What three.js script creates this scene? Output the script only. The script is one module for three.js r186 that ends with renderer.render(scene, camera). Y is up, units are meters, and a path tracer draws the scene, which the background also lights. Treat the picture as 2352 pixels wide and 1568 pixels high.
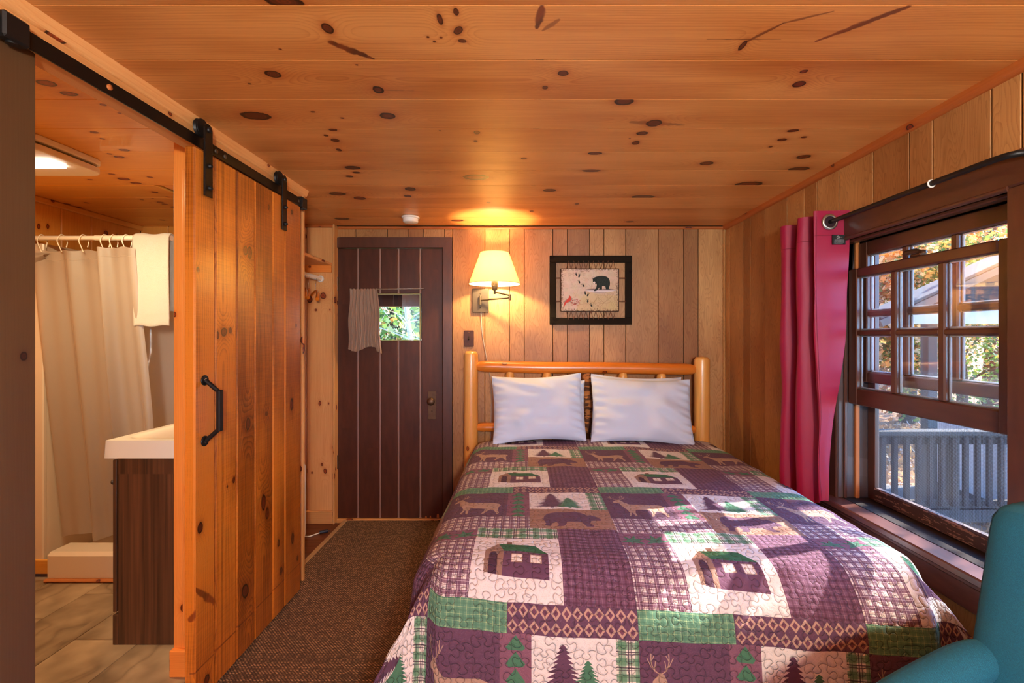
import * as THREE from 'three';
import { RectAreaLightUniformsLib } from 'three/addons/lights/RectAreaLightUniformsLib.js';
import { mergeGeometries, mergeVertices, toCreasedNormals } from 'three/addons/utils/BufferGeometryUtils.js';
import { Sky } from 'three/addons/objects/Sky.js';

// ---------------------------------------------------------------- camera, sky, sun, exposure
const scene = new THREE.Scene();
const camera = new THREE.PerspectiveCamera(2 * Math.atan(784 / 1100) * 180 / Math.PI, 2352 / 1568, 0.05, 200);
camera.position.set(0, 1.338, 0);
camera.lookAt(0, 1.338, -5);
camera.setViewOffset(2352, 1568, -30, 11, 2352, 1568);
scene.add(camera);

const SUN = new THREE.Vector3(0.9537, 0.86, -0.3007).normalize();
const sky = new Sky();
sky.scale.setScalar(1000);
sky.material.uniforms.turbidity.value = 7;
sky.material.uniforms.rayleigh.value = 0.5;
sky.material.uniforms.mieCoefficient.value = 0.004;
sky.material.uniforms.mieDirectionalG.value = 0.7;
sky.material.uniforms.sunPosition.value.copy(SUN);
sky.material.uniforms.cloudCoverage.value = 0;
scene.add(sky);
scene.backgroundIntensity = 3.8;

const sun = new THREE.DirectionalLight(new THREE.Color(1.0, 0.93, 0.82), 22);
sun.position.copy(SUN).multiplyScalar(25);
sun.target.position.set(1, 0.6, -1.8);
sun.castShadow = true;
sun.shadow.mapSize.set(4096, 4096);
Object.assign(sun.shadow.camera, { left: -12, right: 12, top: 12, bottom: -12, near: 1, far: 60 });
sun.shadow.radius = 1;
scene.add(sun, sun.target);

const renderer = new THREE.WebGLRenderer({ antialias: true });
renderer.toneMapping = THREE.LinearToneMapping;
renderer.toneMappingExposure = 1.1;
renderer.shadowMap.enabled = true;
RectAreaLightUniformsLib.init();
const LAMP = { wall: 2.1, bath: 290, room: 17.5 };   // intensities of the lamps built further down; room is the added fill lamp
const WARM = new THREE.Color(1.0, 0.75, 0.4), WARMER = new THREE.Color(1.0, 0.8, 0.48);

// ---------------------------------------------------------------- helpers
const rngOf = (s) => () => { s = (s + 0x6d2b79f5) | 0; let t = Math.imul(s ^ (s >>> 15), 1 | s); t = (t + Math.imul(t ^ (t >>> 7), 61 | t)) ^ t; return ((t ^ (t >>> 14)) >>> 0) / 4294967296; };
const rnd = rngOf(7);
const { clamp, lerp, smoothstep } = THREE.MathUtils;
const V = (x, y, z) => new THREE.Vector3(x, y, z);
const T = new Float32Array(65536); { const r = rngOf(99); for (let i = 0; i < 65536; i++) T[i] = r(); }
const hash = (x, y) => T[((x & 255) * 251 + (y & 255) * 1013 + ((x >> 8) * 37) + ((y >> 8) * 91)) & 65535];
function vn(x, y) {
  const ix = Math.floor(x), iy = Math.floor(y); let fx = x - ix, fy = y - iy;
  fx = fx * fx * (3 - 2 * fx); fy = fy * fy * (3 - 2 * fy);
  const a = hash(ix, iy), b = hash(ix + 1, iy), c = hash(ix, iy + 1), d = hash(ix + 1, iy + 1);
  return a + (b - a) * fx + (c - a + (a - b - c + d) * fx) * fy;
}
const fbm = (x, y) => vn(x, y) * 0.55 + vn(x * 2.1 + 7, y * 2.1 + 3) * 0.3 + vn(x * 4.3 + 1, y * 4.3 + 9) * 0.15;

const taken = new Map();
function numbered(name) { const n = taken.get(name) ?? 0; taken.set(name, n + 1); return n ? `${name}_${String(n).padStart(3, '0')}` : name; }
function shade(o) { o.castShadow = o.receiveShadow = true; return o; }
function tag(o, label, category, group, kind) { o.userData.label = label; o.userData.category = category; if (group) o.userData.group = group; if (kind) o.userData.kind = kind; return o; }
function mesh(name, geo, mat, parent, x = 0, y = 0, z = 0) { const m = shade(new THREE.Mesh(geo, mat)); m.name = name; m.position.set(x, y, z); if (parent) parent.add(m); return m; }
function thing(name, label, category, x = 0, y = 0, z = 0, ry = 0, group) {
  const g = new THREE.Group(); g.name = numbered(name); g.position.set(x, y, z); g.rotation.y = ry; scene.add(g);
  return tag(g, label, category, group);
}
function single(name, label, category, geo, mat, x, y, z, group) { const m = mesh(numbered(name), geo, mat, scene, x, y, z); return tag(m, label, category, group); }
function structure(name, x = 0, y = 0, z = 0) { const g = new THREE.Group(); g.name = name; g.position.set(x, y, z); g.userData.kind = 'structure'; scene.add(g); return g; }
function part(name, parent, x = 0, y = 0, z = 0) { const g = new THREE.Group(); g.name = name; g.position.set(x, y, z); parent.add(g); return g; }
function copyOf(o, label, x, y, z, ry = 0) { const c = o.clone(); c.name = numbered(o.name.replace(/_\d{3}$/, '')); c.userData = { ...o.userData, label }; c.position.set(x, y, z); c.rotation.y = ry; scene.add(c); return c; }

// a chamfered box of 44 triangles, centred on its middle
function bev(w, h, d, b = 0.003) {
  b = Math.min(b, w * 0.45, h * 0.45, d * 0.45);
  const P = [], c = (sx, sy, sz, f) => V(sx * (w / 2 - (f === 0 ? 0 : b)), sy * (h / 2 - (f === 1 ? 0 : b)), sz * (d / 2 - (f === 2 ? 0 : b)));
  const tri = (p, q, r) => { const n = q.clone().sub(p).cross(r.clone().sub(p)), m = p.clone().add(q).add(r); if (n.dot(m) < 0) [q, r] = [r, q]; for (const v of [p, q, r]) P.push(v.x, v.y, v.z); };
  const quad = (p, q, r, s) => { tri(p, q, r); tri(p, r, s); };
  for (const s of [-1, 1]) {
    quad(c(s, -1, -1, 0), c(s, 1, -1, 0), c(s, 1, 1, 0), c(s, -1, 1, 0));
    quad(c(-1, s, -1, 1), c(1, s, -1, 1), c(1, s, 1, 1), c(-1, s, 1, 1));
    quad(c(-1, -1, s, 2), c(1, -1, s, 2), c(1, 1, s, 2), c(-1, 1, s, 2));
  }
  for (const s of [-1, 1]) for (const t of [-1, 1]) {
    quad(c(s, t, -1, 0), c(s, t, -1, 1), c(s, t, 1, 1), c(s, t, 1, 0));
    quad(c(s, -1, t, 0), c(s, -1, t, 2), c(s, 1, t, 2), c(s, 1, t, 0));
    quad(c(-1, s, t, 1), c(-1, s, t, 2), c(1, s, t, 2), c(1, s, t, 1));
    for (const u of [-1, 1]) tri(c(s, t, u, 0), c(s, t, u, 1), c(s, t, u, 2));
  }
  const g = new THREE.BufferGeometry(); g.setAttribute('position', new THREE.Float32BufferAttribute(P, 3)); g.computeVertexNormals(); return grain(g, 1);
}
// texture coordinates in metres whose u runs along the given axis (0 x, 1 y, 2 z)
function grain(g, axis, ou = 0, ov = 0, su = 1, sv = 1) {
  if (g.index) g = g.toNonIndexed();
  const p = g.attributes.position, uv = new Float32Array(p.count * 2), a = V(), b = V(), c = V();
  for (let i = 0; i < p.count; i += 3) {
    a.fromBufferAttribute(p, i); b.fromBufferAttribute(p, i + 1); c.fromBufferAttribute(p, i + 2);
    const n = b.clone().sub(a).cross(c.clone().sub(a)), m = [Math.abs(n.x), Math.abs(n.y), Math.abs(n.z)];
    let k = m[0] >= m[1] && m[0] >= m[2] ? 0 : m[1] >= m[2] ? 1 : 2, U = axis, W = [0, 1, 2].find((q) => q !== axis && q !== k);
    if (k === axis) { U = (axis + 1) % 3; W = (axis + 2) % 3; }
    [a, b, c].forEach((v, j) => { uv[(i + j) * 2] = v.getComponent(U) * su + ou; uv[(i + j) * 2 + 1] = v.getComponent(W) * sv + ov; });
  }
  g.setAttribute('uv', new THREE.BufferAttribute(uv, 2)); return g;
}
const box = (w, h, d, x = 0, y = 0, z = 0, b = 0.002) => bev(w, h, d, b).translate(x, y, z);
const span = (x0, x1, y0, y1, z0, z1, b = 0.002) => bev(x1 - x0, y1 - y0, z1 - z0, b).translate((x0 + x1) / 2, (y0 + y1) / 2, (z0 + z1) / 2);
function merge(list) { return mergeGeometries(list.map((g) => { g = g.index ? g.toNonIndexed() : g; for (const k of Object.keys(g.attributes)) if (!['position', 'normal', 'uv'].includes(k)) g.deleteAttribute(k); return g; })); }
// one board: a mesh of its own, cut from its own stretch of the wood that the material's texture holds
function board(parent, mat, x0, x1, y0, y1, z0, z1, axis, o = {}) {
  const lo = [x0, y0, z0], hi = [x1, y1, z1], len = (k) => hi[k] - lo[k], [p, q] = [0, 1, 2].filter((k) => k !== axis), across = len(p) > len(q) ? p : q, st = mat.userData.stock;
  let ou = rnd() * 5, ov = rnd() * 5;
  if (st) { ou = -lo[axis] + rnd() * Math.max(0, st.mu - len(axis)); const c = st.centres ? st.centres[Math.floor(rnd() * st.centres.length)] : len(across) / 2 + rnd() * Math.max(0, st.mv - len(across)); ov = c - (lo[across] + hi[across]) / 2; }
  return mesh(o.name ?? 'plank', grain(span(x0, x1, y0, y1, z0, z1, o.b ?? 0.003), axis, o.ou ?? ou, o.ov ?? ov), mat, parent);
}
// a round bar through points; radius a number or a function of 0..1
function pipe(points, radius, radial = 10, steps = 0, closed = false) {
  const curve = points.length === 2 ? new THREE.LineCurve3(points[0], points[1]) : new THREE.CatmullRomCurve3(points, closed, 'catmullrom', 0.5);
  steps = steps || (points.length === 2 ? 1 : points.length * 6);
  const f = curve.computeFrenetFrames(steps, closed), P = [], U = [], I = [], L = curve.getLength(), R = typeof radius === 'function' ? radius : () => radius, q = V();
  for (let i = 0; i <= steps; i++) {
    const t = i / steps; curve.getPointAt(t, q); const r = R(t);
    for (let j = 0; j <= radial; j++) {
      const a = j / radial * Math.PI * 2, n = f.normals[i].clone().multiplyScalar(Math.cos(a) * r).addScaledVector(f.binormals[i], Math.sin(a) * r);
      P.push(q.x + n.x, q.y + n.y, q.z + n.z); U.push(t * L, j / radial * 2 * Math.PI * r);
      if (i && j) { const k = i * (radial + 1) + j, w = radial + 1; I.push(k - w - 1, k - 1, k - w, k - w, k - 1, k); }
    }
  }
  if (!closed) for (const e of [0, 1]) {
    const k = P.length / 3, s = e * steps * (radial + 1); curve.getPointAt(e, q); P.push(q.x, q.y, q.z); U.push(0, 0);
    for (let j = 0; j <= radial; j++) { P.push(P[(s + j) * 3], P[(s + j) * 3 + 1], P[(s + j) * 3 + 2]); U.push(P[(s + j) * 3] , P[(s + j) * 3 + 1]); }
    for (let j = 0; j < radial; j++) e ? I.push(k, k + 1 + j, k + 2 + j) : I.push(k, k + 2 + j, k + 1 + j);
  }
  const g = new THREE.BufferGeometry(); g.setAttribute('position', new THREE.Float32BufferAttribute(P, 3)); g.setAttribute('uv', new THREE.Float32BufferAttribute(U, 2)); g.setIndex(I);
  g.computeVertexNormals(); return g;
}
const rod = (a, b, r, n = 12) => pipe([a, b], r, n);
const lathe = (pts, n = 24) => new THREE.LatheGeometry(pts.map(([r, y]) => new THREE.Vector2(r, y)), n);
// a grid surface from a function of two numbers 0..1 to [x, y, z], with texture coordinates from another
function sheet(nu, nv, f, uvf) {
  const P = [], U = [], I = [];
  for (let j = 0; j <= nv; j++) for (let i = 0; i <= nu; i++) { const p = f(i / nu, j / nv), t = uvf ? uvf(i / nu, j / nv) : [i / nu, j / nv]; P.push(...p); U.push(...t); }
  for (let j = 0; j < nv; j++) for (let i = 0; i < nu; i++) { const a = j * (nu + 1) + i, b = a + nu + 1; I.push(a, b, a + 1, a + 1, b, b + 1); }
  const g = new THREE.BufferGeometry(); g.setAttribute('position', new THREE.Float32BufferAttribute(P, 3)); g.setAttribute('uv', new THREE.Float32BufferAttribute(U, 2)); g.setIndex(I); g.computeVertexNormals(); return g;
}
// the same surface with a back a thickness behind it and closed edges
function thick(g, th) {
  const p = g.attributes.position, n = g.attributes.normal, uv = g.attributes.uv, c = p.count, P = [...p.array], U = [...uv.array, ...uv.array], I = [...g.index.array];
  for (let i = 0; i < c; i++) P.push(p.getX(i) - n.getX(i) * th, p.getY(i) - n.getY(i) * th, p.getZ(i) - n.getZ(i) * th);
  const edge = new Map();
  for (let i = 0; i < g.index.count; i += 3) { const t = [0, 1, 2].map((k) => g.index.getX(i + k)); I.push(t[0] + c, t[2] + c, t[1] + c); for (let k = 0; k < 3; k++) { const a = t[k], b = t[(k + 1) % 3]; edge.has(b * c + a) ? edge.delete(b * c + a) : edge.set(a * c + b, [a, b]); } }
  for (const [a, b] of edge.values()) I.push(a, a + c, b, b, a + c, b + c);
  const o = new THREE.BufferGeometry(); o.setAttribute('position', new THREE.Float32BufferAttribute(P, 3)); o.setAttribute('uv', new THREE.Float32BufferAttribute(U, 2)); o.setIndex(I); o.computeVertexNormals(); return o;
}
function extrude(points, depth, b = 0.002, curve = 8) {
  const s = points instanceof THREE.Shape ? points : new THREE.Shape(points.map(([x, y]) => new THREE.Vector2(x, y)));
  return new THREE.ExtrudeGeometry(s, { depth, bevelEnabled: b > 0, bevelSize: b, bevelThickness: b, bevelSegments: 2, curveSegments: curve });
}
function roundRect(w, h, r) { const s = new THREE.Shape(), x = -w / 2, y = -h / 2; s.moveTo(x + r, y); s.lineTo(x + w - r, y); s.quadraticCurveTo(x + w, y, x + w, y + r); s.lineTo(x + w, y + h - r); s.quadraticCurveTo(x + w, y + h, x + w - r, y + h); s.lineTo(x + r, y + h); s.quadraticCurveTo(x, y + h, x, y + h - r); s.lineTo(x, y + r); s.quadraticCurveTo(x, y, x + r, y); return s; }

// ---------------------------------------------------------------- textures
function data(W, H, f, srgb = true) {
  const a = new Uint8Array(W * H * 4), o = [0, 0, 0];
  for (let y = 0; y < H; y++) for (let x = 0; x < W; x++) { f(x, y, o); const k = (y * W + x) * 4; a[k] = clamp(o[0], 0, 255); a[k + 1] = clamp(o[1], 0, 255); a[k + 2] = clamp(o[2], 0, 255); a[k + 3] = 255; }
  const t = new THREE.DataTexture(a, W, H, THREE.RGBAFormat); t.magFilter = THREE.LinearFilter; t.minFilter = THREE.LinearMipmapLinearFilter; t.wrapS = t.wrapT = THREE.RepeatWrapping;
  if (srgb) t.colorSpace = THREE.SRGBColorSpace; t.needsUpdate = true; return t;
}
function drawn(W, H, f, srgb = true) {
  const c = document.createElement('canvas'); c.width = W; c.height = H; f(c.getContext('2d'), W, H);
  const t = new THREE.CanvasTexture(c); t.wrapS = t.wrapT = THREE.RepeatWrapping; if (srgb) t.colorSpace = THREE.SRGBColorSpace; return t;
}
const per = (t, u, v) => { t.repeat.set(1 / u, 1 / v); return t; };   // the picture covers u by v metres

// Sawn pine. Knots are [u, v, ru, rv, tilt]; streaks are [u0, v0, u1, v1, width]
function pine(W, H, mu, mv, edges, knots, o = {}) {
  const base = o.base ?? [226, 176, 112], dark = o.dark ?? [190, 124, 62], core = o.core ?? [74, 34, 16], strips = o.streaks ?? [], S = o.seed ?? 0;
  const bins = edges.slice(1).map((e, b) => knots.filter((k) => k[1] > edges[b] - 0.01 && k[1] < e + 0.01));
  const tone = bins.map((_, b) => [0.9 + 0.2 * hash(b * 7 + S, 3), hash(b + S, 11), 0.5 + hash(b + S, 17) * 0.9, (hash(b + S, 23) - 0.5) * 0.16]);
  let b = 0;
  return data(W, H, (x, y, out) => {
    const u = x / W * mu, v = y / H * mv;
    while (b < bins.length - 1 && v >= edges[b + 1]) b++; while (b > 0 && v < edges[b]) b--;
    const s = b * 13.7 + S * 5.1, [tn, th, amp, off] = tone[b], vb = v - (edges[b] + edges[b + 1]) / 2 + off;
    const wv = 0.03 * (vn(u * 1.1 + s, s) - 0.5) + 0.012 * (vn(u * 3.3 + s, v * 9) - 0.5);
    let bend = 0, kd = 9, kk = null;
    for (const k of bins[b]) {
      const dx = u - k[0], dy = v - k[1]; if (Math.abs(dx) > 0.45 || Math.abs(dy) > 0.2) continue;
      const m = Math.sqrt(k[2] * k[3]); bend += m * 1.5 * Math.exp(-(dx * dx) / (k[2] * k[2] * 12) - (dy * dy) / (k[3] * k[3] * 8));
      const c = Math.cos(k[4]), q = Math.sin(k[4]), ex = (dx * c + dy * q) / k[2], ey = (-dx * q + dy * c) / k[3], d = Math.sqrt(ex * ex + ey * ey) * (0.93 + 0.14 * vn(u * 120 + k[0] * 50, v * 120)); if (d < kd) { kd = d; kk = k; }
    }
    const q = Math.sqrt((vb + wv) * (vb + wv) + 0.0016 + 0.001 * th) + bend + 0.006 * (u - mu / 2) * (th - 0.5);
    let f = q * (95 + 90 * th) + s; f -= Math.floor(f);
    const ring = f * f * f * (1 - smoothstep(f, 0.9, 1)) * 1.4, fibre = vn(u * 9 + s, v * 420) - 0.5, blotch = fbm(u * 1.6 + s, v * 7 + s) - 0.5, fine = vn(u * 60, v * 900) - 0.5;
    const t = clamp(ring * 0.3 * amp * (o.ring ?? 1) + fibre * 0.26 + blotch * 0.75 * (o.blotch ?? 1) + 0.22 + (th - 0.5) * (o.tone ?? 0) + fine * 0.1 + (o.rough ? (vn(u * 320, v * 18) - 0.5) * o.rough : 0), 0, 1.3);
    for (let c = 0; c < 3; c++) out[c] = lerp(base[c], dark[c], t) * (0.93 + 0.1 * tn);
    if (kd < 3.2) {
      const halo = Math.exp(-Math.max(0, kd - 1) * 1.7) * 0.5;
      for (let c = 0; c < 3; c++) out[c] = lerp(out[c], dark[c] * (c === 2 ? 0.6 : c === 1 ? 0.72 : 0.9), halo);
      if (kd < 1.08) { const e = smoothstep(kd, 0.62, 0.98), w = vn(kd * 9, kk[0] * 40), a = (1 - smoothstep(kd, 0.96, 1.08)); for (let c = 0; c < 3; c++) out[c] = lerp(out[c], lerp(core[c] * (1.1 + 0.9 * w), core[c] * 0.38, e), a * 0.95); }
    }
    for (const k of strips) {
      const lx = k[2] - k[0], ly = k[3] - k[1], l2 = lx * lx + ly * ly, h = clamp(((u - k[0]) * lx + (v - k[1]) * ly) / l2, 0, 1), d = Math.hypot(u - k[0] - lx * h, v - k[1] - ly * h);
      const w = k[4] * (0.35 + 0.65 * Math.sin(Math.PI * clamp(0.15 + h * 0.85, 0, 1))) * (0.7 + 0.6 * vn(u * 90, v * 90)), a = 1 - smoothstep(d, w * 0.55, w * 1.25);
      if (a > 0) for (let c = 0; c < 3; c++) out[c] = lerp(out[c], core[c] * (1.0 + 0.9 * vn(u * 60 + v * 40, 5)), a * (k[5] ?? 0.85));
    }
  });
}
// knots strewn over a stock of boards
function knotsFor(edges, mu, per, seed, big = 1) {
  const r = rngOf(seed), out = [];
  for (let b = 0; b + 1 < edges.length; b++) { const n = Math.round(per * (0.5 + r())); for (let i = 0; i < n; i++) { const k = (0.007 + 0.017 * r() * r()) * big, u = r() * mu, v = edges[b] + 0.02 + (edges[b + 1] - edges[b] - 0.04) * r(); out.push([u, v, k * (1 + r() * 0.8), k, (r() - 0.5) * 0.3]); if (r() < 0.45) out.push([u + 0.03 * (r() - 0.5), edges[b] + 0.02 + (edges[b + 1] - edges[b] - 0.04) * r(), k * 0.7, k * 0.55, 0]); } }
  return out;
}
// rotary-cut veneer with wavy contour grain
function veneer(W, H, mu, mv, seed) {
  return data(W, H, (x, y, o) => {
    const u = x / W * mu, v = y / H * mv, q = fbm(u * 2.2 + seed, v * 11 + seed) * 9 + vn(u * 7 + seed, v * 40) * 0.5 + v * 6;
    let f = q * 2.2; f -= Math.floor(f); const ring = Math.pow(f, 3), fib = vn(u * 14, v * 520) - 0.5, bl = fbm(u * 2.4 + 9, v * 6 + seed * 3) - 0.5;
    const t = clamp(0.3 + ring * 0.38 + fib * 0.24 + bl * 0.9, 0, 1.2);
    o[0] = lerp(228, 168, t); o[1] = lerp(188, 122, t); o[2] = lerp(134, 74, t);
  });
}

// ---------------------------------------------------------------- materials
const mat = (o) => new THREE.MeshPhysicalMaterial(o);
const rgb = (r, g, b) => new THREE.Color().setRGB(r / 255, g / 255, b / 255, THREE.SRGBColorSpace);
const wood = (map, stock, color, o = {}) => { const m = mat({ map, color, roughness: 0.5, ...o }); m.userData.stock = stock; return m; };
const M = {};

// the ceiling over the bed: boards across the room, each 23 cm wide; first number x, second the distance ahead of the camera, then the half sizes and the tilt
const CEIL = { x0: -1.3, z0: 0.929, mu: 2.8, mv: 2.6, edges: [] };
for (let k = 0; k <= 11; k++) CEIL.edges.push(k * 0.23);
const KNOTS = [[-0.515,1.246,0.0136,0.0211,0.00],[-0.216,1.210,0.0066,0.0199,0.00],[-0.171,1.182,0.0064,0.0127,0.00],[-0.176,1.255,0.0103,0.0178,0.50],[-0.171,1.299,0.0106,0.0077,0.20],[-0.261,1.282,0.0035,0.0037,0.00],[-0.226,1.284,0.0035,0.0037,0.00],[-0.247,1.301,0.0035,0.0038,0.00],[-0.771,1.463,0.0226,0.0194,0.00],[-0.478,1.556,0.0170,0.0219,0.10],[-0.979,1.740,0.0522,0.0303,0.05],[-0.500,1.740,0.0269,0.0240,0.00],[-0.746,1.857,0.0152,0.0117,0.00],[-0.795,1.909,0.0087,0.0083,0.00],[-0.777,1.956,0.0160,0.0173,0.00],[-0.800,2.056,0.0093,0.0144,0.00],[-0.190,1.881,0.0120,0.0160,0.00],[-0.204,1.964,0.0071,0.0087,0.00],[-0.820,2.273,0.0351,0.0234,0.00],[-0.825,2.340,0.0191,0.0124,0.00],[-0.880,2.397,0.0174,0.0130,0.00],[-0.248,2.410,0.0635,0.0401,0.00],[-0.624,2.602,0.0284,0.0304,0.00],[-0.670,2.731,0.0199,0.0204,0.00],[-1.054,2.689,0.0440,0.0278,0.03],[-0.958,2.774,0.0328,0.0299,0.00],[-1.246,3.255,0.0473,0.0300,0.00],[-0.468,3.303,0.0420,0.0247,0.00],[-0.219,2.864,0.0104,0.0139,0.00],[-0.579,1.145,0.0437,0.0219,0.20],[0.115,1.458,0.0159,0.0145,0.00],[0.064,1.542,0.0084,0.0108,0.00],[0.843,1.448,0.0105,0.0095,-0.10],[0.870,1.521,0.0194,0.0184,-0.10],[0.337,1.633,0.0327,0.0251,0.00],[0.484,1.800,0.0278,0.0281,-0.10],[0.462,1.889,0.0223,0.0162,-0.10],[0.458,1.982,0.0144,0.0178,0.00],[0.423,1.938,0.0035,0.0043,0.00],[1.047,1.951,0.0177,0.0130,0.00],[1.043,1.865,0.0203,0.0118,-0.10],[1.122,1.926,0.0105,0.0084,0.00],[1.037,2.023,0.0074,0.0070,0.00],[-0.006,2.156,0.0118,0.0105,0.00],[0.305,2.095,0.0305,0.0149,0.00],[0.840,2.216,0.0302,0.0223,-0.10],[1.243,2.136,0.0291,0.0219,-0.10],[1.310,2.291,0.0458,0.0277,-0.10],[0.320,2.315,0.0421,0.0152,0.00],[1.175,2.520,0.0687,0.0404,-0.10],[0.134,2.625,0.0334,0.0253,0.00],[0.677,2.748,0.0649,0.0308,0.00],[0.313,2.892,0.0105,0.0142,0.00],[0.042,3.062,0.0111,0.0183,0.00],[0.729,3.341,0.0273,0.0190,0.00],[0.599,1.320,0.0072,0.0217,0.00],[-0.332,1.865,0.0034,0.0039,0.00],[-0.684,1.336,0.0036,0.0030,0.00],[-0.497,1.413,0.0039,0.0034,0.00],[-0.874,1.518,0.0041,0.0039,0.00],[-0.758,1.709,0.0078,0.0050,0.00],[-0.672,1.757,0.0064,0.0052,0.00]];
const STREAKS = [[-0.53,1.305,-0.44,1.382,0.014],[0.04,1.163,0.03,1.245,0.011],[0.085,1.212,0.045,1.255,0.008,0.4],[0.604,1.3,0.66,1.225,0.006,0.6],[0.66,1.225,0.76,1.18,0.005,0.45],[0.49,1.291,0.69,1.292,0.0018,0.6],[0.93,1.165,0.79,1.3,0.011,0.7],[0.40,1.79,0.6,1.815,0.016,0.32],[-0.46,1.56,-0.36,1.562,0.0015,0.5],[0.70,2.752,0.86,2.757,0.002,0.6]];
const toCeil = (k, s) => s ? [k[0] - CEIL.x0, k[1] - CEIL.z0, k[2] - CEIL.x0, k[3] - CEIL.z0, k[4], k[5]] : [k[0] - CEIL.x0, k[1] - CEIL.z0, k[2], k[3], k[4]];
M.ceil = mat({ map: per(pine(2048, 1900, CEIL.mu, CEIL.mv, CEIL.edges, KNOTS.map((k) => toCeil(k)), { base: [228, 162, 92], dark: [182, 106, 44], core: [66, 28, 12], blotch: 1.5, tone: 0.25, streaks: STREAKS.map((k) => toCeil(k, 1)), seed: 2 }), CEIL.mu, CEIL.mv), color: 0xffffff, roughness: 0.42, clearcoat: 0.25, clearcoatRoughness: 0.35 });

const strips = [0, 0.25, 0.5, 0.75, 1.0], STOCK = { mu: 2.9, mv: 1, centres: [0.125, 0.375, 0.625, 0.875] };
const pineMap = per(pine(1536, 800, 2.9, 1, strips, knotsFor(strips, 2.9, 9, 21), { base: [236, 196, 140], dark: [206, 148, 88], core: [96, 44, 20], seed: 5 }), 2.9, 1);
M.pine = wood(pineMap, STOCK, rgb(246, 224, 204), { roughness: 0.5 });
M.paleTrim = wood(pineMap, STOCK, rgb(228, 204, 180), { roughness: 0.55 });
M.honey = wood(pineMap, STOCK, rgb(255, 190, 120), { roughness: 0.42, clearcoat: 0.2, clearcoatRoughness: 0.35 });
M.amber = wood(pineMap, STOCK, rgb(255, 224, 150), { roughness: 0.42, clearcoat: 0.2 });
M.trimOrange = wood(pineMap, STOCK, rgb(190, 126, 78), { roughness: 0.5 });
M.dimPine = wood(pineMap, STOCK, rgb(92, 80, 70), { roughness: 0.6 });  // pine darkened so its colour carries the dim light on the near wall

const doorEdges = [0, 0.15, 0.3, 0.45, 0.6, 0.75, 0.9];
const doorMap = per(pine(2048, 900, 2.1, 0.9, doorEdges, [...knotsFor(doorEdges, 2.1, 2.4, 31, 0.8), [0.62, 0.53, 0.035, 0.016, 0], [0.56, 0.5, 0.024, 0.013, 0], [0.35, 0.83, 0.026, 0.013, 0], [1.02, 0.84, 0.03, 0.013, 0], [0.3, 0.38, 0.03, 0.022, 0.4]], { base: [198, 114, 34], dark: [108, 50, 8], core: [58, 22, 8], seed: 9, rough: 0.2, ring: 1.1, blotch: 1.6, tone: 0.5, streaks: [[0.36, 0.02, 0.47, 0.13, 0.013, 0.7], [0.17, 0.02, 0.19, 0.88, 0.004, 0.55]] }), 2.1, 0.9);
const saw = data(512, 512, (x, y, o) => { const v = 128 + 70 * (vn(x * 0.9, y * 0.04) - 0.5) + 60 * (vn(x * 0.05, y * 0.3) - 0.5); o[0] = o[1] = o[2] = v; }, false); per(saw, 0.5, 0.5);
M.stain = wood(doorMap, { mu: 2.1, mv: 0.9, centres: [0.075, 0.225, 0.375, 0.525, 0.675, 0.825] }, 0xffffff, { roughness: 0.3, clearcoat: 1, clearcoatRoughness: 0.2, bumpMap: saw, bumpScale: 0.0012 });

const VEN = { mu: 2.4, mv: 1.2 };
const venMap = per(veneer(1536, 1100, VEN.mu, VEN.mv, 4), VEN.mu, VEN.mv);
M.panel = [rgb(220, 194, 164), rgb(196, 164, 132), rgb(234, 212, 186), rgb(208, 182, 154), rgb(184, 150, 118)].map((c) => wood(venMap, VEN, c, { roughness: 0.5 }));
M.groove = mat({ color: rgb(34, 20, 12), roughness: 0.9 });
M.slab = mat({ color: rgb(150, 120, 90), roughness: 0.9 });

const worn = data(512, 512, (x, y, o) => { const u = x / 512, v = y / 512, n = fbm(u * 9, v * 40) - 0.5, k = vn(u * 60, v * 60) > 0.965 ? 0.5 : 0; for (let c = 0; c < 3; c++) o[c] = 225 + n * 50 + k * 20; });
M.brown = mat({ map: per(worn.clone(), 0.7, 0.7), color: rgb(92, 52, 36), roughness: 0.36, clearcoat: 0.15, clearcoatRoughness: 0.3 });
M.brownDoor = mat({ map: per(worn.clone(), 0.9, 0.9), color: rgb(86, 44, 28), roughness: 0.42, specularIntensity: 0.7 });
M.litGroove = mat({ color: rgb(148, 112, 100), roughness: 0.4 });  // paler than the door: the lit bevel highlight is put into this colour
M.sill = mat({ map: per(worn.clone(), 0.5, 0.5), color: rgb(112, 66, 54), roughness: 0.34, clearcoat: 0.5, clearcoatRoughness: 0.3 });
M.jamb = mat({ color: rgb(84, 70, 68), roughness: 0.4 });
M.bareWood = wood(pineMap, STOCK, rgb(200, 146, 104), { roughness: 0.6 });
M.peel = mat({ roughness: 0.6, map: per(data(1024, 128, (x, y, o) => { const n = fbm(x / 60, y / 9) + 0.35 * (vn(x / 8, y / 4) - 0.5), p = smoothstep(n, 0.62, 0.66); o[0] = lerp(74, 150, p); o[1] = lerp(52, 116, p); o[2] = lerp(42, 96, p); }), 0.9, 0.1) });
M.black = mat({ color: rgb(24, 22, 22), roughness: 0.45, metalness: 0.3 });
M.blackGloss = mat({ color: rgb(30, 26, 24), roughness: 0.3, metalness: 0.6 });
M.bronze = mat({ color: rgb(74, 60, 46), roughness: 0.5, metalness: 0.35 });
M.oldBrass = mat({ map: worn, color: rgb(112, 80, 58), roughness: 0.45, metalness: 0.7 });
M.steel = mat({ color: rgb(200, 198, 192), roughness: 0.24, metalness: 0.95 });
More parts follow.
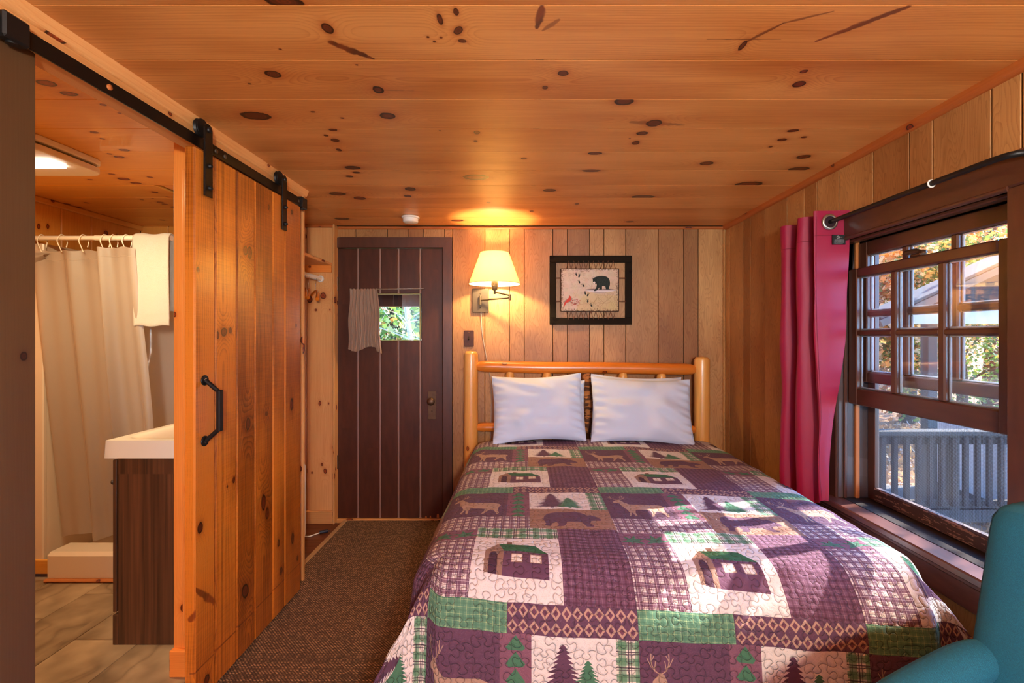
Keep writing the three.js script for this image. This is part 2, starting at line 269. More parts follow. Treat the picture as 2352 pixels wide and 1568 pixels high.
M.glass = mat({ color: 0xffffff, transmission: 1, thickness: 0, roughness: 0.0, ior: 1.5, specularIntensity: 1 });
M.putty = mat({ map: per(worn.clone(), 0.15, 0.15), color: rgb(150, 156, 162), roughness: 0.7 });
M.white = mat({ color: rgb(238, 234, 226), roughness: 0.4 });
M.ivory = mat({ color: rgb(240, 228, 206), roughness: 0.35 });
M.gel = mat({ color: rgb(226, 204, 178), roughness: 0.16, clearcoat: 0.4 });
M.brownPlate = mat({ color: rgb(64, 32, 24), roughness: 0.5, specularIntensity: 0.6 });

const clothBump = (W, sx, sy) => data(W, W, (x, y, o) => { const v = 128 + 60 * Math.sin(x / W * Math.PI * 2 * sx) * 0.5 + 60 * Math.sin(y / W * Math.PI * 2 * sy) * 0.5 + 50 * (vn(x * 0.7, y * 0.7) - 0.5); o[0] = o[1] = o[2] = v; }, false);
const weave = per(clothBump(256, 64, 64), 0.06, 0.06);
M.vinyl = mat({ color: rgb(206, 186, 166), roughness: 0.42, transmission: 0.5, thickness: 0, side: THREE.DoubleSide, sheen: 0.2 });
const terry = data(256, 256, (x, y, o) => { const v = 255 * fbm(x / 3, y / 3); o[0] = o[1] = o[2] = v; }, false);
M.towel = mat({ color: rgb(220, 210, 192), roughness: 1, bumpMap: per(terry, 0.09, 0.09), bumpScale: 0.004, sheen: 0.5 });
M.cotton = mat({ color: rgb(206, 214, 230), roughness: 0.9, bumpMap: weave, bumpScale: 0.0003 });
M.magenta = mat({ color: rgb(150, 4, 54), roughness: 0.55, sheen: 0.2, sheenColor: rgb(255, 110, 160), sheenRoughness: 0.35, bumpMap: weave, bumpScale: 0.0002, side: THREE.DoubleSide });
M.doorCurtain = mat({ color: rgb(196, 160, 136), roughness: 0.9, transmission: 0.35, thickness: 0, side: THREE.DoubleSide, map: per(data(256, 64, (x, y, o) => { const w = 0.85 + 0.15 * vn(x * 0.3, y * 0.02); o[0] = 255 * w; o[1] = 250 * w; o[2] = 244 * w; }), 0.2, 0.2) });
const chairMap = data(512, 512, (x, y, o) => { const c = Math.sin((x + y) / 512 * Math.PI * 2 * 48) * Math.sin((x - y) / 512 * Math.PI * 2 * 48), w = 0.6 + 0.3 * (c > 0.1 ? 1 : 0) * vn(x * 0.2, y * 0.2) + 0.26 * vn(x * 0.9, y * 0.9); o[0] = 16 * w; o[1] = 116 * w; o[2] = 146 * w; });
M.teal = mat({ map: per(chairMap, 0.16, 0.16), roughness: 0.85, sheen: 0.6, sheenColor: rgb(80, 190, 220), sheenRoughness: 0.5, bumpMap: per(clothBump(256, 48, 48), 0.1, 0.1), bumpScale: 0.0006 });
const vanMap = data(512, 512, (x, y, o) => { const t = 0.55 * vn(x * 0.01, y * 0.5) + 0.45 * vn(x * 0.004, y * 0.11); o[0] = lerp(54, 110, t); o[1] = lerp(33, 70, t); o[2] = lerp(20, 44, t); });
M.vanity = mat({ map: per(vanMap, 1.3, 1.3), roughness: 0.42, side: THREE.DoubleSide });
const stoneMap = data(1024, 1024, (x, y, o) => { const u = x / 512, v = y / 512, n = fbm(u * 3 + fbm(u * 2, v * 2) * 2, v * 3), d = fbm(u * 12 + 5, v * 12), vein = Math.pow(1 - Math.abs(2 * fbm(u * 2.4 + 9, v * 4.6 + fbm(u * 5, v * 5)) - 1), 9); const t = clamp(n * 0.9 + d * 0.5 - 0.2 - vein * 0.35, 0, 1.2); o[0] = lerp(112, 214, t); o[1] = lerp(94, 192, t); o[2] = lerp(74, 160, t); });
M.stone = mat({ map: per(stoneMap, 2, 2), color: rgb(236, 226, 214), roughness: 0.4 });
M.darkFloor = wood(per(pine(1024, 256, 1.6, 0.5, [0, 0.125, 0.25, 0.375, 0.5], [], { base: [104, 52, 28], dark: [58, 24, 12], seed: 14 }), 1.6, 0.5), { mu: 1.6, mv: 0.5, centres: [0.0625, 0.1875, 0.3125, 0.4375] }, 0xffffff, { roughness: 0.4 });
const rugH = (x, y) => { const row = y % 8, sh = (Math.floor(y / 8) % 2) * 8, col = (x + sh) % 16, a = Math.sin(col / 16 * Math.PI), b = Math.sin(row / 8 * Math.PI); return a * b; };
const rugMap = data(512, 512, (x, y, o) => { const h = rugH(x, y), id = hash(Math.floor((x + (Math.floor(y / 8) % 2) * 8) / 16), Math.floor(y / 8)), t = clamp(h * (0.4 + 0.75 * id) + 0.2 * (vn(x * 0.9, y * 0.9) - 0.5), 0, 1); o[0] = lerp(58, 214, t); o[1] = lerp(38, 164, t); o[2] = lerp(26, 120, t); });
const rugBump = data(512, 512, (x, y, o) => { o[0] = o[1] = o[2] = 255 * rugH(x, y); }, false);
M.carpet = mat({ map: per(rugMap, 0.42, 0.42), roughness: 1, bumpMap: per(rugBump, 0.42, 0.42), bumpScale: 0.004 });
M.binding = mat({ color: rgb(172, 134, 96), roughness: 0.9, bumpMap: weave, bumpScale: 0.0004 });
const logMap = per(pine(1536, 384, 1.8, 0.4, [0, 0.4], [[0.2, 0.1, 0.016, 0.012, 0], [0.55, 0.3, 0.014, 0.01, 0], [0.9, 0.16, 0.015, 0.012, 0], [1.3, 0.26, 0.016, 0.012, 0], [1.6, 0.08, 0.012, 0.01, 0], [0.37, 0.2, 0.01, 0.008, 0]], { base: [238, 176, 96], dark: [204, 122, 44], core: [110, 52, 20], seed: 41 }), 1.8, 0.4);
M.log = mat({ map: logMap, roughness: 0.32, clearcoat: 0.4, clearcoatRoughness: 0.25 });
M.logRail = mat({ map: logMap, color: rgb(238, 190, 132), roughness: 0.3, clearcoat: 0.4, clearcoatRoughness: 0.25 });
M.bark = mat({ roughness: 0.85, map: per(data(256, 256, (x, y, o) => { const t = fbm(x / 14, y / 40), k = smoothstep(t, 0.45, 0.6); o[0] = lerp(90, 190, k); o[1] = lerp(52, 118, k); o[2] = lerp(30, 60, k); }), 0.25, 0.3), bumpMap: per(data(256, 256, (x, y, o) => { o[0] = o[1] = o[2] = 255 * fbm(x / 14, y / 40); }, false), 0.25, 0.3), bumpScale: 0.006 });
M.hanger = mat({ map: logMap, color: rgb(240, 190, 120), roughness: 0.25, clearcoat: 0.6 });

// ---------------------------------------------------------------- the quilt's print: one repeat is 0.65 m across and 0.87 m long
const Q = { u: 0.65, v: 0.87, len: 0.795, k: 1575 };   // 0.795 m as it lies, slightly gathered
const PLUM = '#60405a', MAUVE = '#80566c', CREAM = '#e4e0e0', TAN = '#ad9080', GREEN = '#467a60', LEAF = '#4c7860';
function quiltPrint(c) {
  const r = rngOf(3), R = (x, y, w, h, f) => { c.fillStyle = f; c.fillRect(x, y, w, h); };
  const clip = (x, y, w, h, f) => { c.save(); c.beginPath(); c.rect(x, y, w, h); c.clip(); c.translate(x, y); f(w, h); c.restore(); };
  const poly = (pts, f) => { c.fillStyle = f; c.beginPath(); pts.forEach(([x, y], i) => i ? c.lineTo(x, y) : c.moveTo(x, y)); c.closePath(); c.fill(); };
  const plaid = (x, y, w, h, ground, bands) => clip(x, y, w, h, (W, H) => {
    R(0, 0, W, H, ground);
    for (const [step, off, wide, colour, a] of bands) { c.globalAlpha = a; for (let p = off - step; p < W + step; p += step) R(p, 0, wide, H, colour); for (let p = off - step; p < H + step; p += step) R(0, p, W, wide, colour); }
    c.globalAlpha = 0.1; for (let i = 0; i < W * H / 60; i++) R(r() * W, r() * H, 1 + r() * 3, 1, r() < 0.5 ? '#fff' : '#200'); c.globalAlpha = 1;
  });
  const speckle = (x, y, w, h, f) => clip(x, y, w, h, (W, H) => { R(0, 0, W, H, f); c.globalAlpha = 0.07; for (let i = 0; i < W * H / 30; i++) R(r() * W, r() * H, 1 + r() * 4, 1 + r() * 2, r() < 0.5 ? '#fff' : '#100'); c.globalAlpha = 1; });
  const purplePlaid = (x, y, w, h) => plaid(x, y, w, h, '#e8e2dc', [[46, 8, 22, '#623c56', 0.72], [46, 15, 2, '#fff', 0.55], [46, 34, 3, '#5c3448', 0.55], [46, 42, 2, '#5c3448', 0.35]]);
  const greenWhite = (x, y, w, h) => plaid(x, y, w, h, '#e2e0d6', [[74, 10, 34, '#3f7a58', 0.55], [74, 52, 5, '#38283a', 0.75], [74, 64, 4, '#38283a', 0.6], [74, 22, 3, '#24503a', 0.5]]);
  const greenPlaid = (x, y, w, h) => plaid(x, y, w, h, '#5c8e74', [[30, 8, 2, '#b4d09a', 0.7], [30, 20, 8, '#44765e', 0.35]]);
  const faint = (x, y, w, h) => plaid(x, y, w, h, '#6e4a64', [[34, 6, 2, '#b090a0', 0.5], [34, 20, 9, '#452438', 0.4]]);
  const pineTree = (x, y, w, h, f) => { const L = [], Rr = [], n = 11; for (let i = 0; i < n; i++) { const a = i / n, b = (i + 1) / n, wa = (0.04 + a * 0.46) * w, wb = (0.06 + b * 0.46) * w * (0.92 + 0.16 * r()); L.push([x - wa * 0.55, y + h * a], [x - wb, y + h * (b - 0.015 + 0.03 * r())]); Rr.push([x + wa * 0.55, y + h * a], [x + wb, y + h * (b - 0.015 + 0.03 * r())]); } poly([[x, y], ...L, [x - w * 0.05, y + h], [x - w * 0.05, y + h * 1.08], [x + w * 0.05, y + h * 1.08], [x + w * 0.05, y + h], ...Rr.reverse()], f); };
  const at = (pts, x, y, w, h) => pts.map(([a, b]) => [x + a * w, y + b * h]);
  const leaf = (x, y, s, rot) => { c.save(); c.translate(x, y); c.rotate(rot); const pts = []; for (let i = 0; i < 5; i++) { const a = -Math.PI / 2 + (i - 2) * 0.95; for (const [d, q] of [[-0.3, 0.5], [-0.16, 0.72], [0, 1], [0.16, 0.72], [0.3, 0.5]]) pts.push([Math.cos(a + d) * q * s, Math.sin(a + d) * q * s]); } poly(pts, LEAF); c.strokeStyle = '#2c5840'; c.lineWidth = 2; for (let i = 0; i < 5; i++) { const a = -Math.PI / 2 + (i - 2) * 0.95; c.beginPath(); c.moveTo(0, 0); c.lineTo(Math.cos(a) * s * 0.8, Math.sin(a) * s * 0.8); c.stroke(); } R(-2, 0, 4, s * 0.6, LEAF); c.restore(); };
  const k = Q.k, m = (u) => u * k;
  // strips
  greenPlaid(0, 0, m(0.275), m(0.085));
  speckle(m(0.275), 0, m(0.375), m(0.085), PLUM);
  for (let row = 0; row < 2; row++) for (let i = 0; i < 12; i++) { const cx = m(0.275) + m(0.375) * (i + 0.5) / 12, cy = m(0.085) * (row + 0.5) / 2, s = m(0.0198); poly([[cx, cy - s], [cx + s * 0.77, cy], [cx, cy + s], [cx - s * 0.77, cy]], '#b7978a'); poly([[cx, cy - s * 0.52], [cx + s * 0.4, cy], [cx, cy + s * 0.52], [cx - s * 0.4, cy]], '#6a4158'); }
  // deer over plaid, with the column of little trees
  speckle(0, m(0.085), m(0.255), m(0.305), PLUM);
  const dx = m(0.03), dy = m(0.125), dw = m(0.2), dh = m(0.235);
  poly(at([[0.02,0.34],[0.09,0.27],[0.13,0.23],[0.19,0.25],[0.24,0.34],[0.34,0.43],[0.6,0.43],[0.84,0.42],[0.96,0.47],[1.0,0.56],[0.97,0.58],[0.95,0.66],[0.95,0.8],[0.98,0.9],[0.96,1],[0.92,1],[0.92,0.9],[0.87,0.8],[0.8,0.74],[0.74,0.84],[0.68,0.98],[0.63,0.98],[0.68,0.84],[0.68,0.71],[0.5,0.7],[0.4,0.7],[0.37,0.82],[0.37,1],[0.33,1],[0.32,0.84],[0.3,0.8],[0.26,1],[0.22,0.99],[0.26,0.8],[0.24,0.68],[0.17,0.56],[0.15,0.42],[0.11,0.38],[0.04,0.39]], dx, dy, dw, dh), TAN);
  c.strokeStyle = TAN; c.lineCap = 'round';
  for (const s of [-1, 1]) { c.lineWidth = 5; const bx = dx + dw * (0.14 + s * 0.015), by = dy + dh * 0.24; c.beginPath(); c.moveTo(bx, by); c.quadraticCurveTo(bx + s * dw * 0.13, by - dh * 0.04, bx + s * dw * 0.11, by - dh * 0.24); c.stroke(); c.lineWidth = 4; for (const [a, b, e, g] of [[0.07, -0.03, 0.05, -0.15], [0.11, -0.08, 0.17, -0.19], [0.115, -0.14, 0.07, -0.22]]) { c.beginPath(); c.moveTo(bx + s * dw * a, by + dh * b); c.lineTo(bx + s * dw * e, by + dh * g); c.stroke(); } }
  speckle(m(0.255), m(0.085), m(0.09), m(0.305), MAUVE);
  for (let i = 0; i < 6; i++) { const cx = m(0.3), y = m(0.09) + m(0.3) * i / 6, h = m(0.046); poly([[cx, y], [cx + m(0.028), y + h * 0.8], [cx + m(0.02), y + h], [cx - m(0.02), y + h], [cx - m(0.028), y + h * 0.8]], GREEN); }
  purplePlaid(0, m(0.39), m(0.345), m(0.13));
  speckle(0, m(0.52), m(0.16), m(0.09), MAUVE); leaf(m(0.042), m(0.575), m(0.043), 0.25); leaf(m(0.12), m(0.57), m(0.044), -0.3);
  purplePlaid(0, m(0.61), m(0.16), m(0.26));
  // two trees over a bear
  speckle(m(0.345), m(0.085), m(0.24), m(0.215), CREAM);
  pineTree(m(0.435), m(0.108), m(0.135), m(0.162), PLUM); pineTree(m(0.505), m(0.155), m(0.12), m(0.122), GREEN);
  greenWhite(m(0.585), m(0.085), m(0.065), m(0.215));
  speckle(m(0.345), m(0.30), m(0.305), m(0.20), '#9c7868');
  poly(at([[0.0,0.6],[0.02,0.36],[0.08,0.16],[0.22,0.06],[0.42,0.1],[0.56,0.02],[0.68,0.08],[0.78,0.26],[0.84,0.22],[0.88,0.28],[0.95,0.38],[1.0,0.5],[0.98,0.6],[0.9,0.6],[0.82,0.62],[0.79,0.8],[0.84,0.92],[0.83,1],[0.72,1],[0.68,0.86],[0.64,0.7],[0.5,0.72],[0.4,0.74],[0.38,0.9],[0.34,1],[0.22,1],[0.26,0.86],[0.22,0.74],[0.14,0.84],[0.12,1],[0.01,1],[0.04,0.88],[0.02,0.72]], m(0.395), m(0.325), m(0.215), m(0.15)), PLUM);
  greenWhite(m(0.16), m(0.50), m(0.28), m(0.085)); 
  // the cabin
  speckle(m(0.16), m(0.585), m(0.28), m(0.285), CREAM);
  const hx = m(0.20), hy = m(0.63), hw = m(0.2), hh = m(0.165), G = (p) => at(p, hx, hy, hw, hh);
  poly(G([[0.33, -0.1], [0.42, -0.1], [0.42, 0.1], [0.33, 0.1]]), '#8a6c5e');
  poly(G([[0, 0.36], [0.2, 0.02], [0.3, 0.34], [0.28, 1.02], [0, 0.98]]), '#957668');
  poly(G([[0.2, 0.02], [0.8, 0.06], [1.0, 0.38], [0.3, 0.34]]), '#2f6a48');
  poly(G([[0.3, 0.34], [1, 0.38], [1, 1.06], [0.28, 1.02]]), '#66425c');
  poly(G([[0.07, 1], [0.07, 0.5], [0.1, 0.4], [0.16, 0.38], [0.2, 0.5], [0.2, 1.01]]), '#4a2a40');
  for (const x of [0.42, 0.72]) { poly(G([[x, 0.45], [x + 0.17, 0.46], [x + 0.17, 0.72], [x, 0.71]]), '#ece2d6'); c.strokeStyle = '#b59a8a'; c.lineWidth = 4; c.strokeRect(hx + hw * x, hy + hh * 0.45, hw * 0.17, hh * 0.26); c.beginPath(); c.moveTo(hx + hw * (x + 0.085), hy + hh * 0.45); c.lineTo(hx + hw * (x + 0.085), hy + hh * 0.71); c.moveTo(hx + hw * x, hy + hh * 0.58); c.lineTo(hx + hw * (x + 0.17), hy + hh * 0.58); c.stroke(); }
  faint(m(0.44), m(0.50), m(0.21), m(0.37));
}
const QW = Math.round(Q.u * Q.k), QH = Math.round(Q.v * Q.k);
// the stitching: rows of round jigsaw-like loops that pull the cloth down, with puckers between them
function stitches(c, W, H, widths) {
  const nx = 11, ny = 14, sx = W / nx, sy = H / ny, r = rngOf(29), sg = [], jx = [], jy = [];
  for (let i = 0; i < 500; i++) { sg.push(r() < 0.5 ? -1 : 1); jx.push((r() - 0.5) * 0.24 * sx); jy.push((r() - 0.5) * 0.24 * sy); }
  const node = (i, j) => { const k = ((j % ny) + ny) % ny * nx + ((i % nx) + nx) % nx; return [i * sx + jx[k], j * sy + jy[k]]; };
  const lobe = (A, B, s, q) => { const dx = B[0] - A[0], dy = B[1] - A[1], P = (a, h) => [A[0] + dx * a - dy * h * s, A[1] + dy * a + dx * h * s]; c.beginPath(); c.moveTo(...A); c.bezierCurveTo(...P(0.16, -0.1 * q), ...P(0.3, -0.12), ...P(0.4, 0.02)); c.bezierCurveTo(...P(0.47, 0.1), ...P(0.27, 0.15), ...P(0.31, 0.27)); c.bezierCurveTo(...P(0.37, 0.43), ...P(0.65, 0.43), ...P(0.69, 0.27)); c.bezierCurveTo(...P(0.73, 0.15), ...P(0.53, 0.1), ...P(0.6, 0.02)); c.bezierCurveTo(...P(0.7, -0.12), ...P(0.84, -0.1 * q), ...P(1, 0)); c.stroke(); };
  c.lineCap = 'round';
  for (const [w, a, col] of widths) { c.lineWidth = w; c.strokeStyle = `rgba(${col},${a})`; for (let j = -1; j <= ny; j++) for (let i = -1; i <= nx; i++) { const k = ((j % ny) + ny) % ny * nx + ((i % nx) + nx) % nx; lobe(node(i, j), node(i + 1, j), sg[k], 1); lobe(node(i, j), node(i, j + 1), sg[k + 170], 0.4); } }
}
const quiltMap = drawn(QW, QH, (c, W, H) => { quiltPrint(c); stitches(c, W, H, [[1.8, 0.28, '80,60,70']]); });
const quiltBump = drawn(QW, QH, (c, W, H) => {
  c.fillStyle = '#b4b4b4'; c.fillRect(0, 0, W, H); const r = rngOf(17);
  for (let i = 0; i < 3000; i++) { c.strokeStyle = r() < 0.5 ? 'rgba(240,240,240,0.12)' : 'rgba(80,80,80,0.12)'; c.lineWidth = 3 + r() * 8; const x = r() * W, y = r() * H, a = (r() - 0.5) * 1.4, l = 14 + r() * 40; c.beginPath(); c.moveTo(x, y); c.lineTo(x + Math.cos(a) * l * 0.5, y + Math.sin(a) * l); c.stroke(); }
  stitches(c, W, H, [[22, 0.1, '40,40,40'], [12, 0.15, '35,35,35'], [5, 0.3, '30,30,30'], [2.5, 0.5, '20,20,20']]);
}, false);
M.quilt = mat({ map: quiltMap, roughness: 0.95, color: rgb(232, 228, 228), bumpMap: quiltBump, bumpScale: 0.0075, side: THREE.DoubleSide, sheen: 0.15 });
M.quiltEdge = mat({ color: rgb(80, 48, 66), roughness: 0.95 });

// ---------------------------------------------------------------- the room
const H = 2.14, XR = 1.455, XL = -1.27, ZB = -3.487, ZF = 1.4;
{ // floors
  const f = structure('floor');
  mesh('slab', span(-2.95, 1.6, -0.3, -0.02, -3.62, 1.55), M.slab, f);
  const joints = [-2.8, -2.59, -2.29, -1.99, -1.69, -1.316], r = rngOf(5);
  for (let i = 0; i + 1 < joints.length; i++) { let z = -0.55 - 0.6 * ((i * 0.37) % 1) + 0.3; while (z > -2.64) { const z0 = Math.max(z - 0.6, -2.64), z1 = Math.min(z, -0.5); if (z1 - z0 > 0.05) mesh('tile', grain(span(joints[i] + 0.001, joints[i + 1] - 0.001, -0.02, 0, z0 + 0.001, z1 - 0.001, 0.0015), 2, r() * 2, r() * 2), M.stone, f); z -= 0.6; } }
  for (let i = 0; i < 9; i++) board(f, M.darkFloor, -1.93, -1.30, -0.02, 0, -3.44 + i * 0.095, -3.44 + i * 0.095 + 0.094, 0, { b: 0.0015 });
  board(f, M.paleTrim, -1.366, 1.45, -0.02, 0.018, -3.5, -3.462, 0, { name: 'threshold' });
}
{ // ceiling, board by board
  const c = structure('ceiling');
  mesh('slab', span(-2.95, 1.6, H + 0.017, H + 0.16, -3.62, 1.55), M.groove, c);
  for (let k = 0; k < 11; k++) {
    const d0 = 0.929 + k * 0.23, d1 = Math.min(d0 + 0.23, 3.487), x0 = d0 > 2.5 ? -1.93 : -1.273;
    mesh('plank', grain(span(x0, XR, H, H + 0.016, -d1 + 0.0012, -d0 - 0.0012, 0.0004), 0, -CEIL.x0, -CEIL.z0, 1, -1), M.ceil, c);
  }
  for (let d = 0.929; d > -1.4; d -= 0.23) board(c, M.honey, XL, XR, H, H + 0.016, -d + 0.001, Math.min(-d + 0.229, 1.4), 0, { b: 0.0025 });
  for (let d = 0.469; d < 3.48; d += 0.23) board(c, M.amber, -2.79, d > 2.5 ? -1.966 : -1.275, H, H + 0.016, -Math.min(d + 0.229, 3.487), -d, 0, { b: 0.0025 });
}
{ // back wall: grooved panels of uneven width
  const w = structure('wall_back'), g = [-1.366, -1.233, -1.002, -0.847, -0.742, -0.586, -0.528, -0.293, -0.114, -0.006, 0.202, 0.309, 0.47, 0.574, 0.733, 0.97, 1.155, 1.261, 1.455];
  mesh('backing', merge([span(-2.95, -1.366, 0, H, -3.62, -3.493), span(-1.366, -0.596, 1.985, H, -3.62, -3.493), span(-0.596, 1.6, 0, H, -3.62, -3.493)]), M.groove, w);
  for (let i = 0; i + 1 < g.length; i++) board(w, M.panel[(i * 3 + (i > 6 ? 1 : 0)) % 5], g[i] + 0.002, g[i + 1] - 0.002, i < 6 ? 2.05 : 0, H, -3.494, ZB, 1, { b: 0.002 });
  board(w, M.trimOrange, -1.36, XR, H - 0.022, H, ZB, ZB + 0.016, 0, { name: 'ceiling_trim', b: 0.006 });
  board(w, M.panel[0], XR - 0.018, XR, 0, H - 0.02, ZB, ZB + 0.018, 1, { name: 'corner_trim', b: 0.007 });
  board(w, M.bareWood, -0.528, XR, 0, 0.09, ZB, ZB + 0.012, 0, { name: 'baseboard' });
}
const WIN = { d0: 1.43, d1: 2.2, y0: 0.6, y1: 1.775 };   // the window's opening, by distance ahead of the camera
{ // right wall
  const w = structure('wall_right'), g = [-1.4, -1.2, -0.95, -0.8, -0.6, -0.4, -0.1, 0.1, 0.3, 0.5, 0.7, 0.85, 1.05, 1.2, 1.404, 1.495, 1.71, 1.815, 2.004, 2.218, 2.388, 2.496, 2.658, 2.905, 3.09, 3.196, 3.408, 3.487];
  mesh('backing', merge([span(1.461, 1.6, 0, H, -3.5, -WIN.d1), span(1.461, 1.6, 0, H, -WIN.d0, 1.41), span(1.461, 1.6, 0, WIN.y0, -WIN.d1, -WIN.d0), span(1.461, 1.6, WIN.y1, H, -WIN.d1, -WIN.d0)]), M.groove, w);
  for (let i = 0; i + 1 < g.length; i++) {
    const m = M.panel[[0, 3, 1, 4, 0, 2, 1][i % 7]], a = -g[i + 1] + 0.002, b = -g[i] - 0.002, cut = g[i + 1] > WIN.d0 + 0.01 && g[i] < WIN.d1 - 0.01;
    if (!cut) board(w, m, XR, 1.462, 0, H, a, b, 1, { b: 0.002 });
    else { board(w, m, XR, 1.462, 0, WIN.y0 - 0.02, a, b, 1, { b: 0.002 }); board(w, m, XR, 1.462, WIN.y1 + 0.01, H, a, b, 1, { b: 0.002 }); }
  }
  const tr = new THREE.Shape(); tr.moveTo(0, 0); tr.lineTo(0, -0.03); tr.quadraticCurveTo(-0.02, -0.028, -0.024, 0); tr.lineTo(0, 0);
  mesh('ceiling_trim', grain(extrude(tr, 4.87, 0).translate(XR, H, ZB), 2), M.trimOrange, w);
  board(w, M.bareWood, XR - 0.012, XR, 0, 0.09, ZB, ZF, 2, { name: 'baseboard' });
}
{ // wall between the bedroom and the bathroom, with the doorway behind the sliding door
  const w = structure('wall_left');
  mesh('backing', merge([span(-1.39, -1.23, 0, H, -1.182, 1.41), span(-1.39, -1.288, 0, H, -2.6, -1.92)]), M.slab, w);
  for (let d = 1.19, i = 0; d > -1.4; d -= 0.19, i++) board(w, M.dimPine, -1.23, -1.212, 0, 2.04, -d + 0.001, Math.min(-d + 0.189, 1.4), 1, { b: 0.004 });
  for (let d = 1.93; d < 2.55; d += 0.185) board(w, M.honey, -1.288, XL, 0, 2.07, -Math.min(d + 0.184, 2.6), -d, 1, { b: 0.004 });
  board(w, M.paleTrim, -1.274, -1.212, 2.042, H - 0.012, -2.6, ZF, 2, { name: 'header_board', b: 0.002 });
  const tr = new THREE.Shape(); tr.moveTo(0, 0); tr.lineTo(0, -0.034); tr.quadraticCurveTo(0.012, -0.034, 0.02, 0); tr.lineTo(0, 0);
  mesh('ceiling_trim', grain(extrude(tr, 4.04, 0.001).translate(-1.213, H - 0.001, -2.64), 2), M.pine, w);
  board(w, M.honey, -1.396, -1.231, 0, 2.041, -1.196, -1.184, 1, { name: 'jamb' });
  board(w, M.honey, -1.396, -1.262, 0, H, -1.92, -1.9, 1, { name: 'jamb' });
  board(w, M.honey, -1.352, -1.338, 0.16, 2.0, -1.9, -1.888, 1, { name: 'door_stop' });
  board(w, M.paleTrim, -1.345, -1.206, 0, H - 0.03, -2.624, -2.603, 1, { name: 'end_board' });
  board(w, M.paleTrim, -1.262, -1.225, 0, 0.09, -2.6, -2.55, 2, { name: 'baseboard' });
  board(w, M.honey, -1.398, -1.3, 0, 0.105, -1.93, -1.878, 0, { name: 'plinth_block', b: 0.004 });
}
{ // closet recess between the bathroom wall and the back door
  const w = structure('wall_closet');
  board(w, M.pine, -1.93, -1.78, 0, H, -3.485, -3.44, 1, { b: 0.006 });
  board(w, M.pine, -1.778, -1.572, 0, H, -3.485, -3.44, 1, { b: 0.006 });
  board(w, M.pine, -1.57, -1.375, 0, H, -3.485, -3.44, 1, { b: 0.006, ou: 0.25, ov: 0.125 + 1.47 });
  board(w, M.paleTrim, -1.374, -1.36, 0, H, -3.487, -3.415, 1, { name: 'edge_board' });
  board(w, M.paleTrim, -1.93, -1.376, 0, 0.09, -3.44, -3.422, 0, { name: 'baseboard' });
  board(w, M.trimOrange, -1.93, -1.36, H - 0.02, H, -3.44, -3.425, 0, { name: 'ceiling_trim' });
  for (let i = 0; i < 4; i++) board(w, M.pine, -1.93, -1.9, 0, H, -3.44 + i * 0.2, -3.44 + i * 0.2 + 0.198, 1);
  mesh('partition', span(-1.9, -1.346, 0, H, -2.662, -2.626), M.pine, w);
}
{ // bathroom shell
  const a = structure('wall_bathroom_left'), b = structure('wall_bathroom_back'), c = structure('wall_bathroom_front'), d = structure('wall_front');
  mesh('backing', span(-2.95, -2.806, 0, H, -3.5, 1.41), M.slab, a);
  for (let z = -3.48, i = 0; z < -0.6; z += 0.2, i++) board(a, M.amber, -2.806, -2.79, 0, H, z, z + 0.198, 1, { b: 0.005 });
  board(a, M.amber, -2.79, -2.77, H - 0.035, H, -3.48, -0.55, 2, { name: 'ceiling_trim', b: 0.006 });
  board(a, M.amber, -2.79, -2.775, 0, 0.1, -2.62, -0.55, 2, { name: 'baseboard' });
  for (let x = -2.79; x < -1.98; x += 0.2) board(b, M.amber, x, Math.min(x + 0.198, -1.967), 1.9, H, -3.49, -3.475, 1, { b: 0.005 });
  mesh('backing', span(-2.8, -1.39, 0, H, -0.55, -0.45), M.pine, c);
  // the wall behind the camera, with a window towards the yard
  mesh('backing', merge([span(-2.95, -0.7, 0, H, 1.41, 1.54), span(1.2, 1.6, 0, H, 1.41, 1.54), span(-0.7, 1.2, 0, 0.7, 1.41, 1.54), span(-0.7, 1.2, 1.9, H, 1.41, 1.54)]), M.panel[1], d);
}
{ // window behind the camera
  const w = structure('window_2', 0.25, 1.3, 1.46);
  mesh('frame', merge([box(1.9, 0.05, 0.08, 0, 0.575), box(1.9, 0.05, 0.08, 0, -0.575), box(0.05, 1.2, 0.08, -0.925, 0), box(0.05, 1.2, 0.08, 0.925, 0), box(0.04, 1.1, 0.06)]), M.brown, w);
  for (const s of [-1, 1]) mesh('pane', box(0.86, 1.1, 0.004, s * 0.46, 0, 0, 0.0005), M.glass, w);
}

